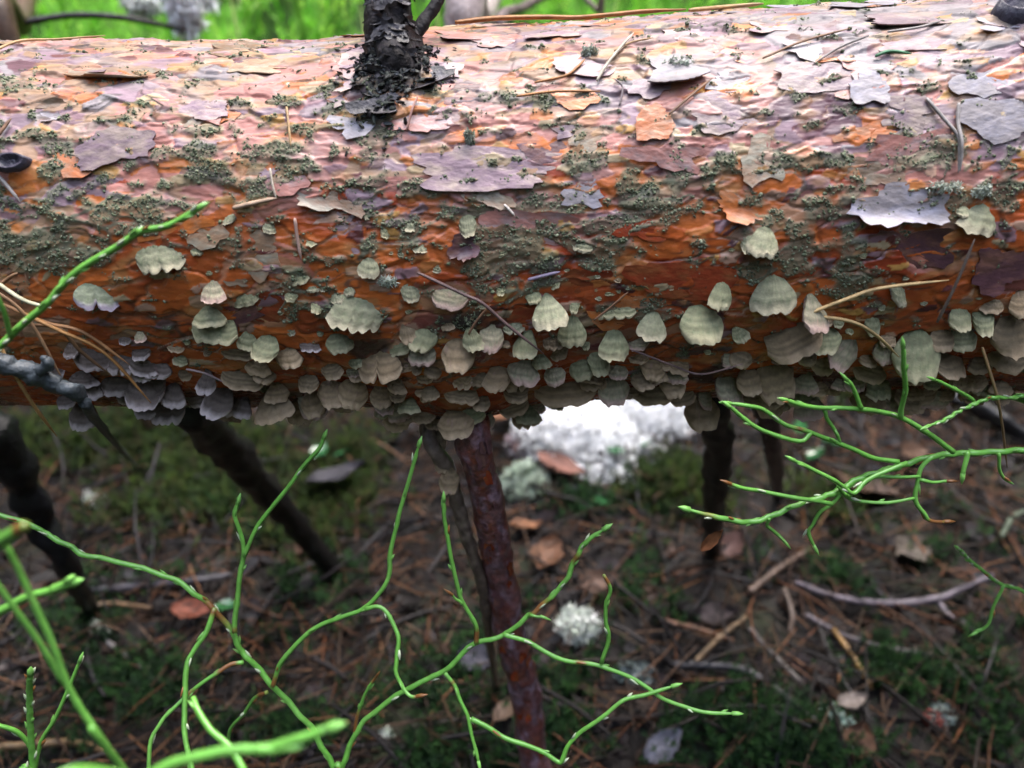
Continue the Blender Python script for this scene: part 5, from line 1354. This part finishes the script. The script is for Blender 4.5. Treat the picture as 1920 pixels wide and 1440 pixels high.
lichen('lichen_clump', 345, 22, 62, 90, .62, 'white lichen strand in the grass at the upper left', 420, W3, squash=.6, size=.004)
lichen('lichen_clump', 265, 8, 70, 40, .66, 'blue-white lichen tuft at the top edge on the left', 150, squash=.6, size=.004)
lichen('lichen_clump', 385, 2, 40, 26, .66, 'small white lichen tuft at the top edge', 100, W3, squash=.6, size=.004)
LG = 'dead leaves on the ground'
def gleaf(px, py, l, w, ang, c, label, lift=.012, seed=0, curl=.3):
    c = np.array(c) * .36 + .010; p = gpt(px, py); return leaf('dead_leaf', px, py, l, w, gdepth(p), ang, c, label, curl, None, 'dead leaf', LG, p + np.array((0, 0, lift)), M_litter, seed)
gleaf(985, 1008, 62, 46, .3, (0.42, 0.17, 0.07), 'bright orange leaf right of the reddish branch', seed=1)
gleaf(1025, 1060, 90, 60, 1.2, (0.24, 0.10, 0.045), 'large brown leaf below the bright orange one', seed=2)
gleaf(640, 940, 110, 50, .5, (0.06, 0.052, 0.07), 'dark slate leaf on the moss left of the reddish branch', .03, seed=3)
gleaf(1700, 1050, 90, 60, .5, (0.24, 0.19, 0.15), 'pale beige leaf in the litter at the right', seed=4)
gleaf(1610, 950, 130, 70, -.3, (0.14, 0.065, 0.03), 'dark brown leaf behind the right green shoot', .02, seed=5)
gleaf(365, 1165, 70, 44, .1, (0.30, 0.07, 0.03), 'rust red leaf below the left bilberry shoot', seed=6)
gleaf(1050, 905, 100, 44, -.5, (0.40, 0.17, 0.12), 'pink brown leaf in front of the white lichen', .02, seed=7)
gleaf(940, 820, 90, 60, .8, (0.30, 0.12, 0.05), 'orange brown leaf under the log beside the reddish branch', .03, seed=8)
gleaf(1600, 1410, 70, 60, 1.0, (0.26, 0.12, 0.06), 'brown leaf at the lower right under the turquoise lichen', seed=9)
gleaf(1590, 1335, 60, 34, .2, (0.42, 0.34, 0.30), 'pale pinkish chip at the lower right', seed=10)
gleaf(1240, 1420, 90, 50, .6, (0.28, 0.28, 0.36), 'blue-grey leaf at the bottom edge right of the middle', seed=11)
gleaf(890, 1255, 80, 60, 0, (0.085, 0.085, 0.125), 'slate blue bark piece left of the reddish branch near the bottom', seed=12)
gleaf(1700, 880, 80, 40, .5, (0.18, 0.09, 0.05), 'brown leaf under the right shoot near the edge', .02, seed=13)
gleaf(560, 1050, 70, 46, .8, (0.16, 0.07, 0.04), 'dull red-brown leaf in the litter behind the green tips', seed=14)
gleaf(250, 1000, 44, 30, .3, (0.28, 0.11, 0.04), 'small orange leaf above the left bilberry shoot', seed=15)
gleaf(950, 1350, 60, 36, .8, (0.34, 0.22, 0.15), 'tan leaf chip beside the reddish branch at the bottom', seed=16)
gleaf(1340, 1170, 80, 40, -.2, (0.14, 0.10, 0.10), 'dull purple leaf in the litter right of the middle', seed=17)
gleaf(1120, 1110, 76, 44, .2, (0.22, 0.12, 0.08), 'brown leaf in the litter between green tips', seed=18)
gleaf(1370, 1040, 60, 44, .9, (0.17, 0.075, 0.06), 'dark red leaf left of the small hanging leaf', seed=19)
M_gloss = mat('glossy_leaf', rough=0.18, spec=0.6, vary=0.2, vscale=120, bump=0.05)
def sprig(px, py, lift, leaves, label):
    p = gpt(px, py); r0 = p.copy(); top = p + np.array((0, -.01, lift)); d = gdepth(top)
    e = empty('lingonberry_sprig', r0); tag(e, label, 'lingonberry plant', 'lingonberry sprigs under the log')
    v, f = tube(spline([r0, (r0 + top) / 2 + np.array((.004, 0, 0)), top], 12), .0012, 6)
    link('stem', mesh_np('stem', v - r0, f, np.tile((.10, .06, .03), (len(v), 1)), M_branch), e)
    for k, (lx, ly, l, w, a) in enumerate(leaves):
        o = leaf('leaf', lx, ly, l, w, d, a, (0.022, 0.085, 0.03), None, .15, (RNG.normal(-.3, .3), RNG.normal(0, .3)), None, None, at(lx, ly, d) - r0, M_gloss, k)
        o.parent = e
sprig(1165, 870, .03, [(1155, 845, 50, 34, 1.2), (1175, 885, 46, 34, .2), (1142, 912, 40, 30, .8), (1120, 930, 44, 30, .1)], 'dark green lingonberry sprig in front of the white lichen')
sprig(1215, 850, .03, [(1214, 833, 34, 28, .6), (1205, 868, 50, 32, 0), (1200, 905, 46, 26, .2), (1238, 895, 40, 26, .3)], 'lingonberry sprig with a shining leaf at the right of the white lichen')
sprig(605, 880, .03, [(600, 845, 44, 34, 1.2), (608, 880, 46, 30, 1.0), (640, 850, 40, 26, .2), (575, 862, 36, 26, .5)], 'lingonberry sprig under the log at the left behind the green tip')
sprig(410, 1140, .02, [(425, 1135, 44, 30, .3), (418, 1195, 40, 26, .1), (330, 1340, 60, 34, .5)], 'green leaves low behind the left bilberry shoot')
sprig(1105, 945, .015, [(1102, 950, 26, 22, .3), (1130, 940, 40, 24, .3)], 'small lingonberry leaf with a white glint below the lichen')
sprig(1500, 840, .03, [(1500, 800, 50, 24, 1.3), (1530, 850, 50, 26, .6), (1480, 880, 44, 24, .9), (1560, 830, 50, 22, .2)], 'green leaves under the right bilberry shoot')
# red cone
cp0 = gpt(1742, 1362) + np.array((0, 0, .008)); dcn = gdepth(cp0); cr = 18 * dcn / FPX
pc = Parts()
pc.add(ICO_V * cr * .85, [tuple(q) for q in ICO_F], (0.13, 0.03, 0.025))
cone = pc.build('pine_cone', M_litter, None, cp0); cone.location = cp0
tag(cone, 'small dark red young pine cone in the litter at the lower right', 'pine cone')
for k in range(34):
    z = 1 - 2 * (k + .5) / 34; a = k * 2.399; n_ = np.array((math.sqrt(1 - z * z) * math.cos(a), math.sqrt(1 - z * z) * math.sin(a), z))
    u_ = np.cross(n_, (0, 0, 1.0)); u_ /= np.linalg.norm(u_); w_ = np.cross(n_, u_)
    c = n_ * cr * .85
    V = np.array([c + u_ * cr * .3, c - u_ * cr * .3, c + w_ * cr * .35 + n_ * cr * .22, c + w_ * cr * .2 + n_ * cr * .3, c - w_ * cr * .2])
    link('scale', mesh_np('scale', V, [(0, 2, 3), (1, 3, 2), (0, 3, 4), (3, 1, 4)], np.tile((0.16, 0.04, 0.03), (5, 1)), M_litter), cone)

# ================================================================== LITTER, MOSS, GRASS
def needle_proto(bend):
    p = np.array([(-.5, 0, 0), (-.17, bend * .6, .02), (.17, bend * .7, .03), (.5, 0, 0)]); k = 4
    ang = np.arange(k) / k * 6.283 + .78
    v = []
    for i, (q, w) in enumerate(zip(p, (.7, 1, 1, .25))):
        v += [(q[0], q[1] + math.cos(a) * .5 * w * 1, q[2] + math.sin(a) * .5 * w) for a in ang]
    f = [(i * k + j, i * k + (j + 1) % k, (i + 1) * k + (j + 1) % k, (i + 1) * k + j) for i in range(3) for j in range(k)]
    return np.array(v), np.array(f), p
def litter(name, N, xr, yr, len_, wid, pal, zr, label, tilt=.25, m=None, power=1.0):
    co = []; fa = []; cl = []; off = 0
    for bend in (0.0, .10, -.12):
        n = N // 3
        pv, pf, pth = needle_proto(0)
        x = RNG.uniform(*xr, n); y = yr[0] + (yr[1] - yr[0]) * RNG.random(n) ** power
        L = len_ * RNG.uniform(.55, 1.2, n)
        z = gz(x, y) + RNG.uniform(*zr, n)
        # slope of the ground
        ex = (gz(x + .02, y) - gz(x - .02, y)) / .04; ey = (gz(x, y + .02) - gz(x, y - .02)) / .04
        a = RNG.random(n) * 6.283
        slope = np.arctan(ex * np.cos(a) + ey * np.sin(a))
        rot = rotz(a) @ roty(-slope + RNG.normal(0, tilt, n)) @ rotx(RNG.random(n) * 6.28)
        q = pv.copy()
        sc3 = np.stack([L, np.full(n, 1.0) * wid * RNG.uniform(.8, 1.25, n), np.full(n, 1.0) * wid], -1)
        # bend in true lengths
        v = q[None] * sc3[:, None, :]
        v[..., 1] += (bend * (0.25 - q[None, :, 0] ** 2) * 4) * L[:, None] * .6
        v = np.einsum('nij,nkj->nki', rot, v) + np.stack([x, y, z], -1)[:, None, :]
        co.append(v.reshape(-1, 3)); fa.append((pf[None] + (np.arange(n) * len(pv))[:, None, None]).reshape(-1, 4) + off); off += n * len(pv)
        cl.append(np.repeat(pick(pal, n), len(pv), 0))
    o = link(name, mesh_np(name, np.concatenate(co), np.concatenate(fa), np.concatenate(cl), m or M_needle))
    return tag(o, label, None, None, 'stuff')
BRP = [(0.16, 0.075, 0.035), (0.13, 0.05, 0.022), (0.096, 0.054, 0.032), (0.077, 0.032, 0.014), (0.026, 0.011, 0.006), (0.033, 0.015, 0.008), (0.018, 0.010, 0.008), (0.014, 0.009, 0.008), (0.042, 0.021, 0.010), (0.022, 0.018, 0.018), (0.033, 0.012, 0.006), (0.009, 0.006, 0.006), (0.050, 0.030, 0.014), (0.012, 0.010, 0.010), (0.008, 0.006, 0.006)]
litter('needle_litter', 10500, (-.55, .55), (-.25, .42), .048, .0013, BRP, (-.002, .014), 'brown pine needles covering the ground')
litter('needle_litter', 1500, (-.8, .8), (.3, 1.3), .05, .0014, BRP, (.0, .012), 'brown pine needles on the mossy bank', .3)
litter('twig_litter', 900, (-.55, .55), (-.25, .42), .08, .0028, [(0.014, 0.011, 0.012), (0.021, 0.014, 0.011), (0.030, 0.026, 0.028), (0.007, 0.005, 0.006)], (.0, .016), 'small broken twigs in the needle litter')
# bark chips and leaf scraps
n = 2600
x = RNG.uniform(-.55, .55, n); y = RNG.uniform(-.25, .42, n); z = gz(x, y) + RNG.uniform(.0, .010, n)
pv = np.array([(-.5, -.2, 0), (-.1, -.5, .08), (.45, -.25, 0), (.5, .25, .1), (0, .5, 0), (-.4, .3, .05), (0, 0, .12)])
pf = np.array([(i, (i + 1) % 6, 6) for i in range(6)])
v, f, c = scatter(pv, pf, np.stack([x, y, z], -1), rotz(RNG.random(n) * 6.28) @ rotx(RNG.normal(0, .35, n)) @ roty(RNG.normal(0, .35, n)), (.005 + .011 * RNG.random(n) ** 2)[:, None] * np.array((1.3, .8, .8)), pick([(0.014, 0.007, 0.005), (0.021, 0.010, 0.006), (0.009, 0.007, 0.008), (0.017, 0.012, 0.014), (0.027, 0.011, 0.006), (0.007, 0.005, 0.005), (0.018, 0.017, 0.020)], n))
tag(link('bark_litter', mesh_np('bark_litter', v, f, c, M_litter, False)), 'crumbs of bark and dead leaves on the ground', None, None, 'stuff')
# moss sprigs
def sprig_proto(nl=10):
    v = []; f = []
    for i in range(nl):
        a = i * 2.4; h0 = i / nl; r0 = .38 * (1 - .55 * h0)
        o = len(v); ca, sa = math.cos(a), math.sin(a)
        v += [(-sa * .06, ca * .06, h0 * .9), (sa * .06, -ca * .06, h0 * .9), (ca * r0, sa * r0, h0 * .9 + .22)]
        f += [(o, o + 1, o + 2)]
    return np.array(v), np.array(f)
def moss(name, pts, size, pal, label, flat=1.0):
    n = len(pts); pv, pf = sprig_proto()
    rot = rotz(RNG.random(n) * 6.28) @ rotx(RNG.normal(0, .45, n))
    v, f, c = scatter(pv, pf, pts, rot, size * RNG.uniform(.6, 1.4, n)[:, None] * np.array((1, 1, flat)), pick(pal, n))
    return tag(link(name, mesh_np(name, v, f, c, M_moss, False)), label, None, None, 'stuff')
def on_ground(x, y, lo=0.0, hi=.004): return np.stack([x, y, gz(x, y) + RNG.uniform(lo, hi, len(x))], -1)
def patch(px, py, wpx, hpx, n):
    u = RNG.normal(0, .42, (n, 2)); out = []
    p0 = gpt(px, py); pxr = gpt(px + wpx / 2, py); pyr = gpt(px, py - hpx / 2)
    rx = abs(pxr[0] - p0[0]); ry = abs(pyr[1] - p0[1])
    return p0[0] + u[:, 0] * rx, p0[1] + u[:, 1] * ry
OLIVE = [(0.035, 0.060, 0.010), (0.055, 0.085, 0.014), (0.020, 0.036, 0.009), (0.050, 0.048, 0.016), (0.030, 0.055, 0.014)]
FRESH = [(0.019, 0.053, 0.015), (0.025, 0.068, 0.017), (0.011, 0.031, 0.012)]
mp_ = [patch(*q) for q in [(230, 830, 420, 150, 2200), (420, 880, 300, 160, 1500), (640, 900, 200, 200, 900), (1270, 920, 200, 100, 1500), (560, 980, 300, 160, 700), (300, 960, 300, 100, 600), (1640, 740, 400, 80, 900), (1540, 960, 200, 120, 300), (60, 860, 200, 120, 500)]]
moss('moss', on_ground(np.concatenate([q[0] for q in mp_]), np.concatenate([q[1] for q in mp_]), 0, .012), .013, OLIVE, 'olive green moss under the log')
mp_ = [patch(*q) for q in [(1390, 1360, 320, 180, 520), (250, 1300, 300, 180, 350), (1550, 1090, 120, 80, 140), (1700, 1290, 300, 120, 220), (1850, 1300, 160, 160, 160), (800, 1300, 300, 160, 220), (950, 1420, 400, 80, 200), (560, 1380, 200, 120, 160), (1660, 1260, 120, 60, 120), (150, 1150, 200, 200, 180), (1100, 950, 200, 80, 200), (1480, 1420, 300, 80, 250)]]
for _ in range(70):
    mp_.append(patch(RNG.uniform(0, 1900), RNG.uniform(950, 1440), RNG.uniform(60, 200), RNG.uniform(40, 120), int(RNG.integers(12, 60))))
moss('feather_moss', on_ground(np.concatenate([q[0] for q in mp_]), np.concatenate([q[1] for q in mp_]), .0, .010), .011, FRESH, 'fresh green moss sprigs in the needle litter')
VIVID = [(0.22, 0.60, 0.03), (0.32, 0.68, 0.05), (0.16, 0.50, 0.03), (0.38, 0.66, 0.08), (0.22, 0.52, 0.06)]
x = RNG.uniform(-.9, .9, 14000); y = RNG.uniform(.40, 1.5, 14000); 
moss('bank_moss', on_ground(x, y, 0, .022), .024, VIVID, 'vivid green moss on the bank behind the log')
# grass blades on the bank
def blade_proto(bend):
    u = np.linspace(0, 1, 5); v = []
    for q in u:
        w = .5 * (1 - q ** 1.6) + .02
        v += [(-w, bend * q * q, q * (1 - .25 * bend * q)), (w, bend * q * q, q * (1 - .25 * bend * q))]
    return np.array(v), np.array([(2 * i, 2 * i + 1, 2 * i + 3, 2 * i + 2) for i in range(4)])
co = []; fa = []; cl = []; off = 0
for bend in (.15, .4, .8):
    n = 1500; pv, pf = blade_proto(bend)
    x = RNG.uniform(-.9, .9, n); y = RNG.uniform(.44, 1.4, n)
    sc3 = np.stack([RNG.uniform(.0025, .0050, n), RNG.uniform(.05, .11, n), RNG.uniform(.05, .11, n)], -1)
    v, f, c = scatter(pv, pf, on_ground(x, y), rotz(RNG.random(n) * 6.28) @ rotx(RNG.normal(0, .6, n)), sc3, pick([(0.22, 0.58, 0.04), (0.30, 0.66, 0.07), (0.16, 0.46, 0.04), (0.48, 0.72, 0.2), (0.6, 0.66, 0.3), (0.1, 0.25, 0.03)], n))
    co.append(v); fa.append(f + off); cl.append(c); off += len(v)
tag(link('grass', mesh_np('grass', np.concatenate(co), np.concatenate(fa), np.concatenate(cl), M_grass)), 'fresh green grass blades on the bank behind the log', None, None, 'stuff')

# ================================================================== CONIFER RING ADDED OUT OF VIEW TO BLOCK LOW SKY LIGHT
FV, FF, FCc = [], [], []; fo = 0
for k in range(62):
    a = k / 62 * 6.283 + RNG.normal(0, .05); rr = RNG.uniform(4.0, 9.0)
    x, y = rr * math.cos(a), rr * math.sin(a)
    z = float(gz(x, y)); Hh = RNG.uniform(4.2, 7.0)
    tv, tf = tube(spline([(x, y, z - .2), (x + .05, y, z + Hh * .5), (x, y + .05, z + Hh)], 10), np.linspace(.13, .03, 10), 8)
    tf = [q for q in tf if len(q) == 4]
    FV.append(tv); FF += [tuple(i + fo for i in q) for q in tf]; FCc.append(np.tile((.09, .055, .04), (len(tv), 1))); fo += len(tv)
    n = 520
    u = RNG.random(n) ** .8; ang = RNG.random(n) * 6.283; rad = (1.35 * (1 - u) + .12) * np.sqrt(RNG.random(n))
    pos = np.stack([x + rad * np.cos(ang), y + rad * np.sin(ang), z + Hh * (.12 + .9 * u) - rad * .35], -1)
    pv = np.array([(-.5, -.12, 0), (.5, -.12, -.1), (.5, .12, -.1), (-.5, .12, 0)])
    v, f, c = scatter(pv, np.array([(0, 1, 2, 3)]), pos, rotz(ang) @ rotx(RNG.normal(0, .6, n)) @ roty(RNG.normal(.2, .3, n)), RNG.uniform(.35, .8, n), pick([(.025, .05, .02), (.035, .065, .025), (.02, .04, .02)], n))
    FV.append(v); FF += [tuple(int(i) + fo for i in q) for q in f]; FCc.append(c); fo += len(v)
tag(link('added_conifer_ring', mesh_np('added_conifer_ring', np.concatenate(FV), np.array(FF), np.concatenate(FCc), M_litter, False)), 'unseen ring of dark conifers added to block low sky light', None, None, 'stuff')
